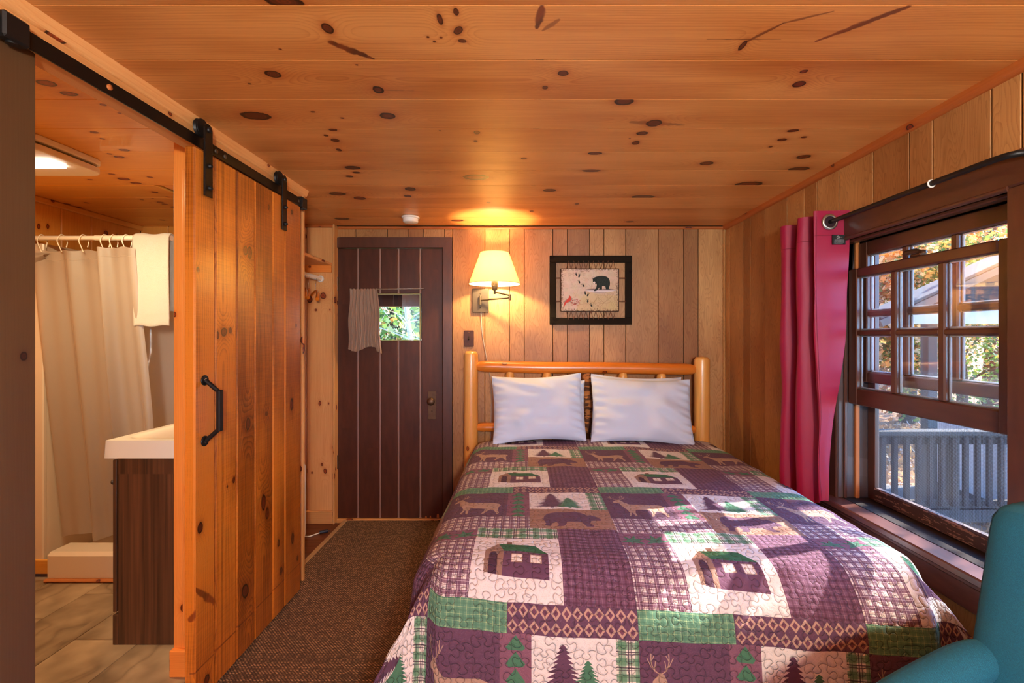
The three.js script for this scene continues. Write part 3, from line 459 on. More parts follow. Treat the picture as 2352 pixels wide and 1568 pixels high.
// ---------------------------------------------------------------- the back door
{
  const D = structure('door_1', 0, 0, 0), zf = -3.482, x = [-1.366, -1.215, -1.054, -0.921, -0.762, -0.598], win = [-1.106, -0.762, 1.31, 1.652];
  for (let i = 0; i < 5; i++) {
    const a = x[i] + (i ? 0.0065 : 0.002), b = x[i + 1] - (i < 4 ? 0.0065 : 0), o = { b: 0.004 };
    if (i >= 1 && i <= 3) { board(D, M.brownDoor, a, b, 0.02, win[2] - 0.002, zf - 0.036, zf, 1, o); board(D, M.brownDoor, a, b, win[3] + 0.002, 1.978, zf - 0.036, zf, 1, o); if (i === 1) board(D, M.brownDoor, a, win[0], win[2], win[3], zf - 0.036, zf, 1, o); }
    else board(D, M.brownDoor, a, b, 0.02, 1.978, zf - 0.036, zf, 1, o);
  }
  for (let i = 1; i < 5; i++) for (const [y0, y1] of i < 2 ? [[0.02, 1.978]] : [[0.02, win[2]], [win[3] + 0.001, 1.978]]) mesh('groove', grain(span(x[i] - 0.0062, x[i] + 0.0062, y0, y1, zf - 0.034, zf - 0.004, 0.001), 1), M.litGroove, D);
  mesh('window_stop', merge([span(win[0], win[1], win[3] - 0.006, win[3], zf - 0.03, zf), span(win[0], win[1], win[2], win[2] + 0.006, zf - 0.03, zf), span(win[1] - 0.006, win[1], win[2] + 0.006, win[3] - 0.006, zf - 0.03, zf), span(win[0], win[0] + 0.006, win[2] + 0.006, win[3] - 0.006, zf - 0.03, zf)]), mat({ color: rgb(150, 140, 92), roughness: 0.5 }), D);
  mesh('pane', span(win[0] + 0.006, win[1] - 0.006, win[2] + 0.006, win[3] - 0.006, zf - 0.024, zf - 0.021, 0.0003), M.glass, D);
  for (const y of [1.72, 0.43]) { const h = part('hinge', D); mesh('knuckle', rod(V(-1.362, y - 0.05, zf + 0.009), V(-1.362, y + 0.05, zf + 0.009), 0.009), M.oldBrass, h); mesh('leaf', span(-1.366, -1.35, y - 0.045, y + 0.045, zf, zf + 0.002, 0.0008), M.oldBrass, h); }
  for (const [px, w, h] of [[-0.72, 0.014, 0.014], [-0.688, 0.012, 0.016], [-0.634, 0.018, 0.032]]) mesh('paint_chip', extrude([[-w / 2, 0], [w / 2, 0], [w * 0.4, h * 0.7], [0, h], [-w * 0.4, h * 0.75]], 0.0006, 0), M.bareWood, D, px, 0.022, zf);
  const lock = part('lock_plate', D, -0.676, 0.84, zf);
  const kh = new THREE.Shape(roundRect(0.056, 0.2, 0.004).getPoints());
  const hole = new THREE.Path(); hole.absarc(0, -0.043, 0.006, 0, Math.PI * 2); kh.holes.push(hole);
  mesh('plate', extrude(kh, 0.004, 0.0015), M.oldBrass, lock);
  mesh('knob', lathe([[0, 0.062], [0.012, 0.0615], [0.022, 0.057], [0.028, 0.048], [0.028, 0.038], [0.02, 0.03], [0.011, 0.026], [0.0095, 0.012], [0.016, 0.005], [0.016, 0]]).rotateX(Math.PI / 2), M.oldBrass, lock, 0, 0.033, 0.004);
  mesh('keyhole', merge([box(0.005, 0.014, 0.002, 0, -0.055, -0.001, 0.0004)]), M.black, lock);
  const T1 = structure('trim_1');   // the frame of the back door
  const miter = (pts) => grain(extrude(pts, 0.018, 0.002), 1);
  mesh('side_casing', miter([[-0.594, 0], [-0.53, 0], [-0.53, 2.055], [-0.594, 1.985]]).translate(0, 0, ZB + 0.002), M.brown, T1);
  mesh('head_casing', miter([[-1.372, 1.985], [-0.596, 1.985], [-0.532, 2.057], [-1.34, 2.057], [-1.372, 2.05]]).translate(0, 0, ZB + 0.002), M.brown, T1);
  mesh('door_jamb', merge([span(-0.596, -0.58, 0, 1.985, -3.62, ZB), span(-1.366, -0.58, 1.981, 1.995, -3.62, ZB)]), M.brown, T1);
}
{ // the little curtain on the door
  const r = single('curtain_rod', 'thin pale metal rod above the small window of the brown door', 'curtain rod', merge([rod(V(-0.268, 0, 0), V(0.268, 0.004, 0), 0.003), rod(V(-0.266, 0, -0.025), V(-0.266, 0, 0.002), 0.003), rod(V(0.266, 0.004, -0.025), V(0.266, 0.004, 0.002), 0.003)]), M.steel, -0.995, 1.681, -3.457);
  const f = (u, v) => { const a = u * Math.PI * 2 * 8.3 + Math.sin(u * 9) * 1.1, amp = 0.006 + 0.006 * v, w = lerp(0.205, 0.238, v); return [-1.265 + u * w - v * 0.006 + 0.004 * Math.sin(v * 9 + u * 5), 1.684 - v * (0.435 + 0.018 * Math.sin(u * 7) + (u > 0.85 ? 0.02 : 0)), -3.452 + amp * Math.sin(a + v * 0.7) + 0.008 * v]; };
  single('door_curtain', 'short gathered beige curtain drawn over half the brown door window', 'curtain', thick(sheet(140, 24, f, (u, v) => [u * 0.7, v * 0.45]), 0.0012), M.doorCurtain, 0, 0, 0);
}

// ---------------------------------------------------------------- the big window by the bed
{
  const W = structure('window_1'), zc = -(WIN.d0 + WIN.d1) / 2, zl = -WIN.d1, zr = -WIN.d0;
  mesh('side_jamb', span(1.44, 1.6, WIN.y0, WIN.y1, zl - 0.02, zl, 0.003), M.jamb, W);
  mesh('side_jamb', span(1.44, 1.6, WIN.y0, WIN.y1, zr, zr + 0.02, 0.003), M.jamb, W);
  mesh('head_jamb', span(1.44, 1.6, WIN.y1, WIN.y1 + 0.02, zl - 0.02, zr + 0.02, 0.003), M.brown, W);
  board(W, M.brown, 1.432, XR, WIN.y0 - 0.02, WIN.y1 + 0.004, zl - 0.105, zl - 0.006, 1, { name: 'side_casing', b: 0.004 });
  board(W, M.brown, 1.432, XR, WIN.y0 - 0.02, WIN.y1 + 0.004, zr + 0.004, zr + 0.115, 1, { name: 'side_casing', b: 0.004 });
  board(W, M.brown, 1.43, XR, WIN.y1 + 0.004, WIN.y1 + 0.108, zl - 0.12, zr + 0.125, 2, { name: 'head_casing', b: 0.005 });
  mesh('head_moulding', pipe([V(1.434, WIN.y1 + 0.002, zl - 0.01), V(1.434, WIN.y1 + 0.002, zr + 0.01)], 0.009), M.brown, W);
  mesh('parting_stop', span(1.46, 1.474, WIN.y0, WIN.y1, zl, zl + 0.012, 0.003), M.brown, W);
  mesh('parting_stop', span(1.512, 1.53, WIN.y0, WIN.y1, zl, zl + 0.012, 0.002), M.bareWood, W);
  mesh('head_stop', span(1.46, 1.5, WIN.y1 - 0.014, WIN.y1, zl, zr, 0.004), M.brown, W);
  mesh('sill', grain(span(1.382, 1.6, WIN.y0 - 0.03, WIN.y0 - 0.002, zl - 0.13, zr + 0.14, 0.005), 2), M.sill, W);
  mesh('apron', grain(span(1.425, XR, 0.455, WIN.y0 - 0.03, zl - 0.11, zr + 0.12, 0.004), 2), M.sill, W);
  mesh('bed_moulding', grain(span(1.405, 1.43, WIN.y0 - 0.055, WIN.y0 - 0.03, zl - 0.12, zr + 0.13, 0.006), 2), M.sill, W);
  // two sashes of six panes; the inner one is pushed half way up
  const sash = (name, x0, x1, y0, y1, bottom, top) => {
    const S = part(name, W), a = zl + 0.012, b = zr - 0.012, st = 0.055, pw = (b - a - 2 * st - 0.06) / 3, ym = (y0 + bottom + y1 - top) / 2, o = { b: 0.004 };
    board(S, M.brown, x0, x1, y0, y1, a, a + st, 1, { name: 'stile', ...o }); board(S, M.brown, x0, x1, y0, y1, b - st, b, 1, { name: 'stile', ...o });
    board(S, M.brown, x0, x1, y0, y0 + bottom, a + st, b - st, 2, { name: 'rail', ...o }); board(S, M.brown, x0, x1, y1 - top, y1, a + st, b - st, 2, { name: 'rail', ...o });
    for (const i of [1, 2]) board(S, M.brown, x0 + 0.003, x1 - 0.003, y0 + bottom, y1 - top, a + st + i * pw + (i - 1) * 0.03, a + st + i * pw + i * 0.03, 1, { name: 'muntin', b: 0.005 });
    for (let i = 0; i < 3; i++) {
      const p = a + st + i * (pw + 0.03); board(S, M.brown, x0 + 0.003, x1 - 0.003, ym - 0.011, ym + 0.011, p - 0.006, p + pw + 0.006, 2, { name: 'muntin', b: 0.005 });
      for (const [c, d] of [[y0 + bottom, ym - 0.011], [ym + 0.011, y1 - top]]) { mesh('pane', span(x0 + 0.014, x0 + 0.017, c, d, p, p + pw, 0.0003), M.glass, S); mesh('putty', merge([[c, c + 0.008, p, p + pw], [d - 0.006, d, p, p + pw], [c + 0.008, d - 0.006, p, p + 0.007], [c + 0.008, d - 0.006, p + pw - 0.007, p + pw]].map(([q0, q1, q2, q3]) => span(x0 + 0.0172, x0 + 0.027, q0, q1, q2, q3, 0.003))), M.putty, S); }
    }
    return S;
  };
  const lo = sash('lower_sash', 1.476, 1.51, 1.035, 1.642, 0.072, 0.04);
  const up = sash('upper_sash', 1.522, 1.556, 1.135, 1.762, 0.045, 0.06);
  mesh('sash_lock', merge([box(0.026, 0.012, 0.05, 1.492, 1.648, zc, 0.004), pipe([V(1.492, 1.654, zc + 0.02), V(1.486, 1.664, zc - 0.01), V(1.48, 1.662, zc - 0.045)], (t) => 0.008 + 0.003 * t, 8), lathe([[0.013, 0], [0.012, 0.012], [0, 0.015]], 12).translate(1.492, 1.65, zc + 0.02)]), M.oldBrass, lo);
  mesh('sash_lock', merge([box(0.02, 0.01, 0.05, 1.538, 1.182, zc + 0.1, 0.003), box(0.014, 0.02, 0.022, 1.538, 1.19, zc + 0.1, 0.006)]), M.black, up);
  // storm frame outside with its pane and the screen's haze
  const st = part('storm_sash', W), a = zl + 0.004, b = zr - 0.004;
  board(st, M.brown, 1.57, 1.592, WIN.y0, WIN.y1, a, a + 0.045, 1, { name: 'stile' }); board(st, M.brown, 1.57, 1.592, WIN.y0, WIN.y1, b - 0.045, b, 1, { name: 'stile' });
  mesh('rail', grain(span(1.562, 1.594, WIN.y0, WIN.y0 + 0.062, a + 0.045, b - 0.045, 0.006), 2), M.peel, st);
  mesh('rail', grain(span(1.57, 1.592, WIN.y1 - 0.04, WIN.y1, a + 0.045, b - 0.045, 0.004), 2), M.brown, st);
  // insect screen: crossed wires
  const wires = []; for (let y = WIN.y0 + 0.062; y < 1.14; y += 0.0045) wires.push(new THREE.BoxGeometry(0.0004, 0.0006, b - a - 0.09).translate(1.584, y, (a + b) / 2)); for (let z = a + 0.045; z < b - 0.045; z += 0.0045) wires.push(new THREE.BoxGeometry(0.0004, 0.54, 0.0006).translate(1.584, WIN.y0 + 0.062 + 0.27, z));
  const sc = mesh('insect_screen', mergeGeometries(wires), mat({ color: rgb(120, 124, 128), roughness: 0.8 }), st); sc.userData.kind = 'stuff';
  mesh('screw', rod(V(1.52, 1.7, zl + 0.001), V(1.52, 1.7, zl + 0.004), 0.004), M.steel, W);
}

// ---------------------------------------------------------------- carpet
{
  const c = thing('carpet', 'brown woven carpet over the bedroom floor beside the bed', 'carpet');
  mesh('pile', grain(span(-1.285, 1.44, -0.02, 0.012, -3.46, 1.38, 0.004), 0), M.carpet, c);
  mesh('binding', grain(span(-1.315, -1.285, -0.02, 0.013, -3.46, -2.63, 0.004), 2), M.binding, c, 0, 0, 0).userData.label = 'plain tan edge strip';
}

// ---------------------------------------------------------------- the sliding door
{
  const d = thing('sliding_door', 'orange stained plank sliding door hung on the black rail', 'door', -1.183, 0, 0), e = [1.685, 1.8, 1.934, 2.064, 2.211, 2.322, 2.485];
  const ov = [0.075, 0.225, 0.375, 0.525, 0.675, 0.825];
  for (let i = 0; i < 6; i++) board(d, M.stain, -0.019, 0.019, 0.028, 2.012, -e[i + 1] + 0.0024, -e[i] - 0.0024, 1, { b: 0.005, ou: 0.02, ov: ov[i] + (e[i] + e[i + 1]) / 2 });
  mesh('back_boards', span(-0.022, -0.0192, 0.03, 2.01, -2.475, -1.71, 0.001), M.groove, d);
  for (const z of [-1.749, -2.303]) {
    const h = part('roller_hanger', d, 0.02, 0, z);
    const s = new THREE.Shape(); s.moveTo(-0.02, 1.85); s.lineTo(0.02, 1.85); s.lineTo(0.02, 2.085); s.absarc(0, 2.092, 0.02, 0, Math.PI); s.lineTo(-0.02, 1.85);
    mesh('strap', extrude(s, 0.005, 0.001).rotateY(-Math.PI / 2).translate(0.008, 0, 0), M.blackGloss, h);
    mesh('wheel', lathe([[0, -0.009], [0.032, -0.009], [0.034, -0.006], [0.028, -0.002], [0.028, 0.002], [0.034, 0.006], [0.032, 0.009], [0, 0.009]], 28).rotateZ(Math.PI / 2), M.black, h, -0.02, 2.0985, 0);
    for (const y of [1.88, 1.96]) mesh('bolt', merge([lathe([[0.009, 0], [0.009, 0.007], [0.006, 0.009], [0.006, 0.013], [0, 0.014]], 6).rotateZ(-Math.PI / 2)]), M.black, h, 0.008, y, 0);
    mesh('axle_bolt', lathe([[0.011, 0], [0.01, 0.006], [0.006, 0.008], [0, 0.009]], 12).rotateZ(-Math.PI / 2), M.black, h, 0.008, 2.092, 0);
  }
  const h = part('handle', d, 0.02, 1.07, -1.737);
  mesh('grip', merge([pipe([V(0.004, 0.11, 0), V(0.05, 0.07, 0)], 0.008, 8), box(0.014, 0.15, 0.024, 0.055, 0, 0, 0.003), pipe([V(0.004, -0.11, 0), V(0.05, -0.07, 0)], 0.008, 8)]), M.black, h);
  for (const s of [-1, 1]) { mesh('mounting_foot', lathe([[0, 0.005], [0.017, 0.005], [0.019, 0.003], [0.019, 0]], 20).rotateZ(-Math.PI / 2), M.black, h, 0, s * 0.11, 0); mesh('screw', lathe([[0, 0.0015], [0.006, 0.001], [0.006, 0]], 12).rotateZ(-Math.PI / 2), M.steel, h, 0.005, s * 0.112, 0); }
}
{ // its rail
  const r = thing('door_rail', 'black steel track fixed along the top of the bathroom doorway', 'door rail', -1.185, 2.046, 0);
  mesh('track', span(-0.003, 0.003, -0.021, 0.021, -2.56, -0.8, 0.001), M.blackGloss, r);
  for (const z of [-1.0, -1.36, -1.83, -1.885, -2.5]) { mesh('spacer', rod(V(-0.027, 0, z), V(-0.003, 0, z), 0.009), M.black, r); mesh('bolt', lathe([[0.008, 0], [0.008, 0.005], [0, 0.006]], 10).rotateZ(-Math.PI / 2), z === -1.36 ? M.bareWood : M.bronze, r, 0.003, 0.0, z); }
  for (const [z0, z1] of [[-2.575, -2.515], [-1.135, -1.075]]) { const s = part('end_stop', r); mesh('clamp', span(-0.014, 0.016, -0.03, 0.03, z0, z1, 0.005), M.black, s); mesh('knob', rod(V(0, -0.034, (z0 + z1) / 2), V(0, -0.028, (z0 + z1) / 2), 0.011), M.black, s); }
}

// ---------------------------------------------------------------- closet
{
  const s = thing('closet_shelf', 'pine shelf high in the narrow closet recess', 'shelf');
  board(s, M.pine, -1.898, -1.383, 1.848, 1.868, -3.438, -2.668, 2, { name: 'board' });
  board(s, M.honey, -1.898, -1.386, 1.798, 1.848, -3.438, -3.42, 0, { name: 'cleat' });
  const r = thing('closet_rod', 'white clothes rod under the pine closet shelf', 'rod', -1.469, 1.753, 0);
  mesh('bar', rod(V(0, 0, -3.434), V(0, 0, -2.668), 0.0165, 18), M.white, r);
  for (const [z, t] of [[-3.44, 1], [-2.668, -1]]) mesh('socket', lathe([[0.017, 0.012], [0.024, 0.01], [0.026, 0], [0.018, 0]], 20).rotateX(t * Math.PI / 2), M.white, r, 0, 0, z);
  const hp = () => {
    const g = thing('clothes_hanger', '', 'hanger', 0, 0, 0, 0, 'wooden hangers on the closet rod'), P = [];
    for (let i = 0; i <= 10; i++) { const u = i / 10 * 2 - 1; P.push(V(u * 0.215, -0.105 - 0.062 * Math.pow(Math.abs(u), 1.5) + 0.012 * (1 - u * u), 0.03 * u * u)); }
    mesh('shoulder_bar', pipe(P, (t) => 0.0085 + 0.0045 * Math.pow(Math.abs(t * 2 - 1), 2), 10, 30), M.hanger, g);
    mesh('hook', pipe([V(0, -0.09, 0), V(0, -0.045, 0), V(0.02, -0.022, 0), V(0.022, 0.004, 0), V(0, 0.02, 0), V(-0.02, 0.008, 0), V(-0.022, -0.006, 0)], 0.0018, 6), M.steel, g);
    return g;
  };
  const h0 = hp(), zs = [-3.36, -3.25, -3.19, -3.13, -3.03], ord = ['wooden hanger at the back panel end of the white closet rod', 'second wooden hanger from the back panel on the closet rod', 'middle wooden hanger of the five on the white closet rod', 'fourth wooden hanger from the back panel on the closet rod', 'wooden hanger nearest the sliding door on the closet rod'];
  zs.forEach((z, i) => { const o = i ? copyOf(h0, ord[i], 0, 0, 0) : h0; o.userData.label = ord[i]; o.position.set(-1.469, 1.753, z); o.rotation.y = -[0.98, 1.04, 1.0, 1.08, 1.02][i]; });
}
{ // the box fan leaning out of sight behind the door
  const f = thing('box_fan', 'white plastic box fan standing on the dark closet floor', 'fan', -1.48, 0.02, -2.872, Math.PI / 2);
  const ring = roundRect(0.5, 0.5, 0.06); const hole = new THREE.Path(roundRect(0.452, 0.452, 0.045).getPoints()); ring.holes.push(hole);
  mesh('housing', extrude(ring, 0.096, 0.005).translate(0, 0.255, -0.05), M.white, f);
  for (const z of [0.044, -0.046]) { const bars = []; for (let i = 0; i < 31; i++) bars.push(box(0.46, 0.0045, 0.004, 0, 0.255 - 0.222 + i * 0.0148, z, 0.0015)); for (let i = 0; i < 9; i++) bars.push(box(0.006, 0.46, 0.006, -0.212 + i * 0.053, 0.255, z - 0.003, 0.0015)); mesh('grille', merge(bars), M.white, f); }
  const bl = []; for (let i = 0; i < 5; i++) bl.push(sheet(6, 6, (u, v) => { const r = 0.035 + 0.17 * v, a = (u - 0.5) * 0.9; return [r * Math.sin(a), r * Math.cos(a), (u - 0.5) * 0.05]; }).rotateZ(i * Math.PI * 0.4)); bl.push(lathe([[0, 0.03], [0.04, 0.025], [0.042, -0.03], [0, -0.03]]).rotateX(Math.PI / 2));
  mesh('blades', merge(bl), mat({ color: rgb(120, 122, 126), roughness: 0.5 }), f, 0, 0.255, 0); mesh('inner_shroud', thick(sheet(40, 1, (u, v) => { const a = u * Math.PI * 2; return [0.222 * Math.cos(a), 0.255 + 0.222 * Math.sin(a), 0.03 - 0.06 * v]; }), 0.003), mat({ color: rgb(40, 40, 42), roughness: 0.8 }), f);
  mesh('foot', box(0.05, 0.02, 0.1, -0.18, 0.004 + 0.0, 0, 0.004).translate(0, 0.006, 0), M.white, f); mesh('foot', box(0.05, 0.02, 0.1, 0.18, 0.01, 0, 0.004), M.white, f);
  const c = thing('fan_cord', 'white power cord with dark plug trailing from the box fan', 'cord');
  mesh('cable', pipe([V(-1.5, 0.006, -3.25), V(-1.475, 0.006, -3.2), V(-1.44, 0.005, -3.2), V(-1.41, 0.006, -3.235), V(-1.39, 0.009, -3.25)], 0.004, 8), M.white, c);
  mesh('plug', merge([pipe([V(-1.394, 0.012, -3.247), V(-1.345, 0.014, -3.268)], 0.011, 10), pipe([V(-1.345, 0.012, -3.262), V(-1.33, 0.013, -3.268)], 0.0025, 6), pipe([V(-1.348, 0.012, -3.272), V(-1.333, 0.013, -3.278)], 0.0025, 6)]), mat({ color: rgb(26, 30, 52), roughness: 0.5 }), c);
}

// ---------------------------------------------------------------- smoke alarm
{
  const s = thing('smoke_alarm', 'round white smoke alarm on the plank ceiling', 'smoke alarm', -0.765, H, -3.2);
  mesh('base', lathe([[0.0, -0.001], [0.058, -0.001], [0.06, -0.004], [0.058, -0.012], [0.05, -0.014], [0, -0.014]], 36), M.white, s);
  mesh('cover', lathe([[0.05, -0.014], [0.051, -0.034], [0.047, -0.04], [0.03, -0.043], [0, -0.043]], 36), M.white, s);
  mesh('test_button', lathe([[0.008, -0.042], [0.008, -0.045], [0, -0.046]], 14), M.ivory, s, 0.02, 0, 0.015);
}

// ---------------------------------------------------------------- swing-arm wall lamp
{
  const L = thing('wall_lamp', 'bronze swing arm wall lamp with a glowing cream shade above the headboard', 'lamp', -0.323, 1.6, ZB);
  const q = (x, y, z) => V(x, y, z);
  mesh('back_plate', merge([extrude(roundRect(0.112, 0.168, 0.003), 0.016, 0.003).translate(0, 0, 0.001), lathe([[0.005, 0], [0.004, 0.003], [0, 0.004]], 10).rotateX(Math.PI / 2).translate(0, 0.05, 0.02), lathe([[0.005, 0], [0.004, 0.003], [0, 0.004]], 10).rotateX(Math.PI / 2).translate(0, -0.05, 0.02)]), M.bronze, L);
  mesh('arm', merge([rod(q(0, -0.035, 0.036), q(0, 0.032, 0.036), 0.0095, 14), rod(q(0, 0, 0.02), q(0, 0, 0.036), 0.006), rod(q(0, 0.001, 0.036), q(0.216, 0.012, 0.13), 0.007, 12), rod(q(0.216, -0.008, 0.13), q(0.216, 0.034, 0.13), 0.009, 14), rod(q(0.216, 0.027, 0.13), q(0.114, 0.045, 0.2), 0.006, 12)]), M.bronze, L);
  mesh('socket', lathe([[0, -0.015], [0.008, -0.015], [0.008, 0.01], [0.017, 0.012], [0.02, 0.03], [0.024, 0.055], [0.022, 0.06], [0.022, 0.085], [0, 0.086]], 20), M.bronze, L, 0.114, 0.045, 0.2);
  mesh('switch_key', merge([rod(q(0.114, 0.085, 0.222), q(0.106, 0.085, 0.238), 0.0025), lathe([[0, 0.003], [0.005, 0.002], [0.005, -0.002], [0, -0.003]], 10).rotateX(Math.PI / 2).translate(0.106, 0.085, 0.239)]), M.oldBrass, L);
  const shadeM = mat({ color: rgb(255, 236, 190), roughness: 0.95, transmission: 0.5, thickness: 0, side: THREE.DoubleSide });
  const sh = part('shade', L, 0.114, 0, 0.2);
  mesh('cloth', thick(sheet(56, 8, (u, v) => { const a = -u * Math.PI * 2, r = lerp(0.176, 0.098, v); return [r * Math.cos(a), lerp(0.1, 0.313, v), r * Math.sin(a)]; }), 0.0012), shadeM, sh);
  mesh('rim', merge([new THREE.TorusGeometry(0.1762, 0.0022, 6, 56).rotateX(Math.PI / 2).translate(0, 0.1, 0), new THREE.TorusGeometry(0.0982, 0.0022, 6, 48).rotateX(Math.PI / 2).translate(0, 0.313, 0)]), mat({ color: rgb(236, 214, 170), roughness: 0.8 }), sh);
  mesh('spider', merge([0, 1, 2].map((i) => rod(q(0, 0.3, 0), q(0.097 * Math.cos(i * 2.094), 0.3, 0.097 * Math.sin(i * 2.094)), 0.0015, 6))), M.bronze, sh);
  const bulb = mesh('bulb', lathe([[0, 0.125], [0.012, 0.125], [0.014, 0.15], [0.029, 0.19], [0.03, 0.205], [0.024, 0.225], [0, 0.235]], 18), mat({ color: 0xffffff, emissive: WARM, emissiveIntensity: 14, roughness: 0.6 }), L, 0.114, 0, 0.2);
  const p = new THREE.PointLight(WARM, LAMP.wall); p.position.set(0.114, 0.198, 0.2); p.castShadow = true; p.shadow.radius = 1.2; p.name = 'lamp_bulb'; L.add(p);
  single('lamp_cord', 'thin pale cord hanging from the wall lamp behind the headboard', 'cord', pipe([V(-0.32, 1.515, -3.478), V(-0.315, 1.4, -3.481), V(-0.298, 1.28, -3.481), V(-0.275, 1.16, -3.48), V(-0.252, 1.04, -3.476), V(-0.245, 0.9, -3.476), V(-0.25, 0.6, -3.476)], 0.0035, 8), mat({ color: rgb(190, 170, 150), roughness: 0.4 }), 0, 0, 0);
  const s = thing('light_switch', 'dark brown toggle switch plate below the wall lamp', 'light switch', -0.409, 1.325, ZB);
  mesh('plate', extrude(roundRect(0.066, 0.112, 0.006), 0.004, 0.003), M.brownPlate, s);
  mesh('toggle', bev(0.009, 0.022, 0.018, 0.002).rotateX(-0.4), mat({ color: rgb(30, 18, 14), roughness: 0.4 }), s, 0, 0.002, 0.012);
  for (const y of [-0.042, 0.042]) mesh('screw', lathe([[0.0035, 0], [0.003, 0.0015], [0, 0.002]], 10).rotateX(Math.PI / 2), M.oldBrass, s, 0, y, 0.007);
}

// ---------------------------------------------------------------- the laced picture
{
  const P = thing('bear_picture', 'laced map print of a black bear in a dark open frame', 'picture', 0.476, 1.675, ZB);
  const fm = wood(pineMap, STOCK, rgb(34, 32, 32), { roughness: 0.85, specularIntensity: 0.4 }), w = 0.298, h = 0.25, t = 0.05;
  board(P, fm, -w, w, h - t, h, 0.002, 0.026, 0, { name: 'frame_bar' }); board(P, fm, -w, w, -h, -h + t, 0.002, 0.026, 0, { name: 'frame_bar' });
  board(P, fm, -w, -w + t - 0.002, -h + t, h - t, 0.002, 0.024, 1, { name: 'frame_bar' }); board(P, fm, w - t + 0.002, w, -h + t, h - t, 0.002, 0.024, 1, { name: 'frame_bar' });
  const art = drawn(1024, 756, (c, W, Hh) => {
    const r = rngOf(12); const g = c.createLinearGradient(0, 0, W, Hh); g.addColorStop(0, '#d9c6ba'); g.addColorStop(0.55, '#d6c2b0'); g.addColorStop(1, '#cdb08a'); c.fillStyle = g; c.fillRect(0, 0, W, Hh);
    for (let i = 0; i < 900; i++) { c.fillStyle = `rgba(${150 + r() * 90 | 0},${120 + r() * 80 | 0},${90 + r() * 70 | 0},0.05)`; c.beginPath(); c.arc(r() * W, r() * Hh, 10 + r() * 50, 0, 7); c.fill(); }
    c.fillStyle = 'rgba(205,178,120,0.45)'; c.beginPath(); c.moveTo(330, 560); c.lineTo(430, 430); c.lineTo(W, 480); c.lineTo(W, Hh); c.lineTo(260, Hh); c.fill();
    const walk = (x, y, n, st, col, lw) => { c.strokeStyle = col; c.lineWidth = lw; c.beginPath(); c.moveTo(x, y); let a = r() * 7; for (let i = 0; i < n; i++) { a += (r() - 0.5) * 1.3; x += Math.cos(a) * st; y += Math.sin(a) * st; c.lineTo(x, y); } c.stroke(); };
    for (let i = 0; i < 70; i++) walk(r() * W, r() * Hh, 24, 9, 'rgba(120,96,80,0.5)', 1.5); for (let i = 0; i < 26; i++) walk(W * (0.5 + r() * 0.5), Hh * (0.5 + r() * 0.5), 40, 8, 'rgba(126,84,54,0.6)', 2);
    c.strokeStyle = 'rgba(60,50,40,0.6)'; for (let i = 0; i < 2; i++) for (let j = 0; j < 5; j++) { c.lineWidth = 3; c.beginPath(); c.moveTo(40 + j * 86, 86 + i * 26); c.lineTo(90 + j * 86, 86 + i * 26); c.stroke(); }
    c.strokeStyle = 'rgba(110,70,40,0.7)'; c.lineWidth = 3; c.beginPath(); c.moveTo(560, 640); c.lineTo(650, 500); c.lineTo(770, 610); c.lineTo(690, 690); c.lineTo(600, 630); c.moveTo(770, 610); c.lineTo(930, 470); c.stroke();
    // snowy bank and the bear
    const sb = c.createLinearGradient(0, 360, 0, 430); sb.addColorStop(0, '#6e5a58'); sb.addColorStop(0.5, '#e6dde0'); sb.addColorStop(1, '#a8938c'); c.fillStyle = sb; c.beginPath(); c.moveTo(410, 375); c.quadraticCurveTo(560, 340, 700, 366); c.quadraticCurveTo(860, 340, 1000, 380); c.quadraticCurveTo(760, 440, 620, 430); c.quadraticCurveTo(500, 410, 410, 375); c.fill();
    c.fillStyle = '#1b2420'; c.beginPath(); c.moveTo(556, 150); c.lineTo(570, 172); c.quadraticCurveTo(600, 140, 650, 132); c.quadraticCurveTo(720, 112, 790, 130); c.quadraticCurveTo(862, 150, 872, 240); c.quadraticCurveTo(876, 290, 858, 320); c.lineTo(850, 352); c.lineTo(880, 366); c.lineTo(800, 366); c.lineTo(790, 320); c.quadraticCurveTo(760, 290, 730, 312); c.lineTo(730, 366); c.lineTo(676, 370); c.lineTo(684, 330); c.lineTo(650, 368); c.quadraticCurveTo(630, 400, 586, 396); c.lineTo(592, 380); c.lineTo(622, 340); c.quadraticCurveTo(640, 290, 632, 262); c.quadraticCurveTo(600, 262, 580, 262); c.quadraticCurveTo(562, 240, 566, 205); c.closePath(); c.fill();
    for (let i = 0; i < 500; i++) { c.strokeStyle = `rgba(${70 + r() * 50 | 0},${90 + r() * 40 | 0},${78 + r() * 40 | 0},0.22)`; c.lineWidth = 1.5; const x = 640 + r() * 210, y = 145 + r() * 160; c.beginPath(); c.moveTo(x, y); c.lineTo(x + 6, y + 16); c.stroke(); }
    c.fillStyle = '#e4d6cc'; c.beginPath(); c.ellipse(588, 248, 20, 24, 0.5, 0, 7); c.fill(); c.fillStyle = '#201816'; c.beginPath(); c.arc(578, 264, 7, 0, 7); c.fill();
    const paw = (x, y, a) => { c.save(); c.translate(x, y); c.rotate(a); c.fillStyle = '#2c2a2a'; c.beginPath(); c.ellipse(0, 8, 15, 26, 0, 0, 7); c.fill(); for (let i = 0; i < 5; i++) { c.beginPath(); c.arc(-15 + i * 7.5, -24 - 5 * Math.sin(i / 4 * Math.PI), 4.5, 0, 7); c.fill(); } c.restore(); };
    for (const [x, y, a] of [[268, 92, -0.4], [322, 122, 0.3], [320, 226, -0.3], [392, 292, -0.6], [428, 430, -0.3], [478, 460, 0.4], [474, 572, 0], [536, 650, -0.5]]) paw(x, y, a);
    // red bird on a twig
    c.fillStyle = 'rgba(80,90,90,0.45)'; c.beginPath(); c.ellipse(120, 570, 90, 34, -0.5, 0, 7); c.fill();
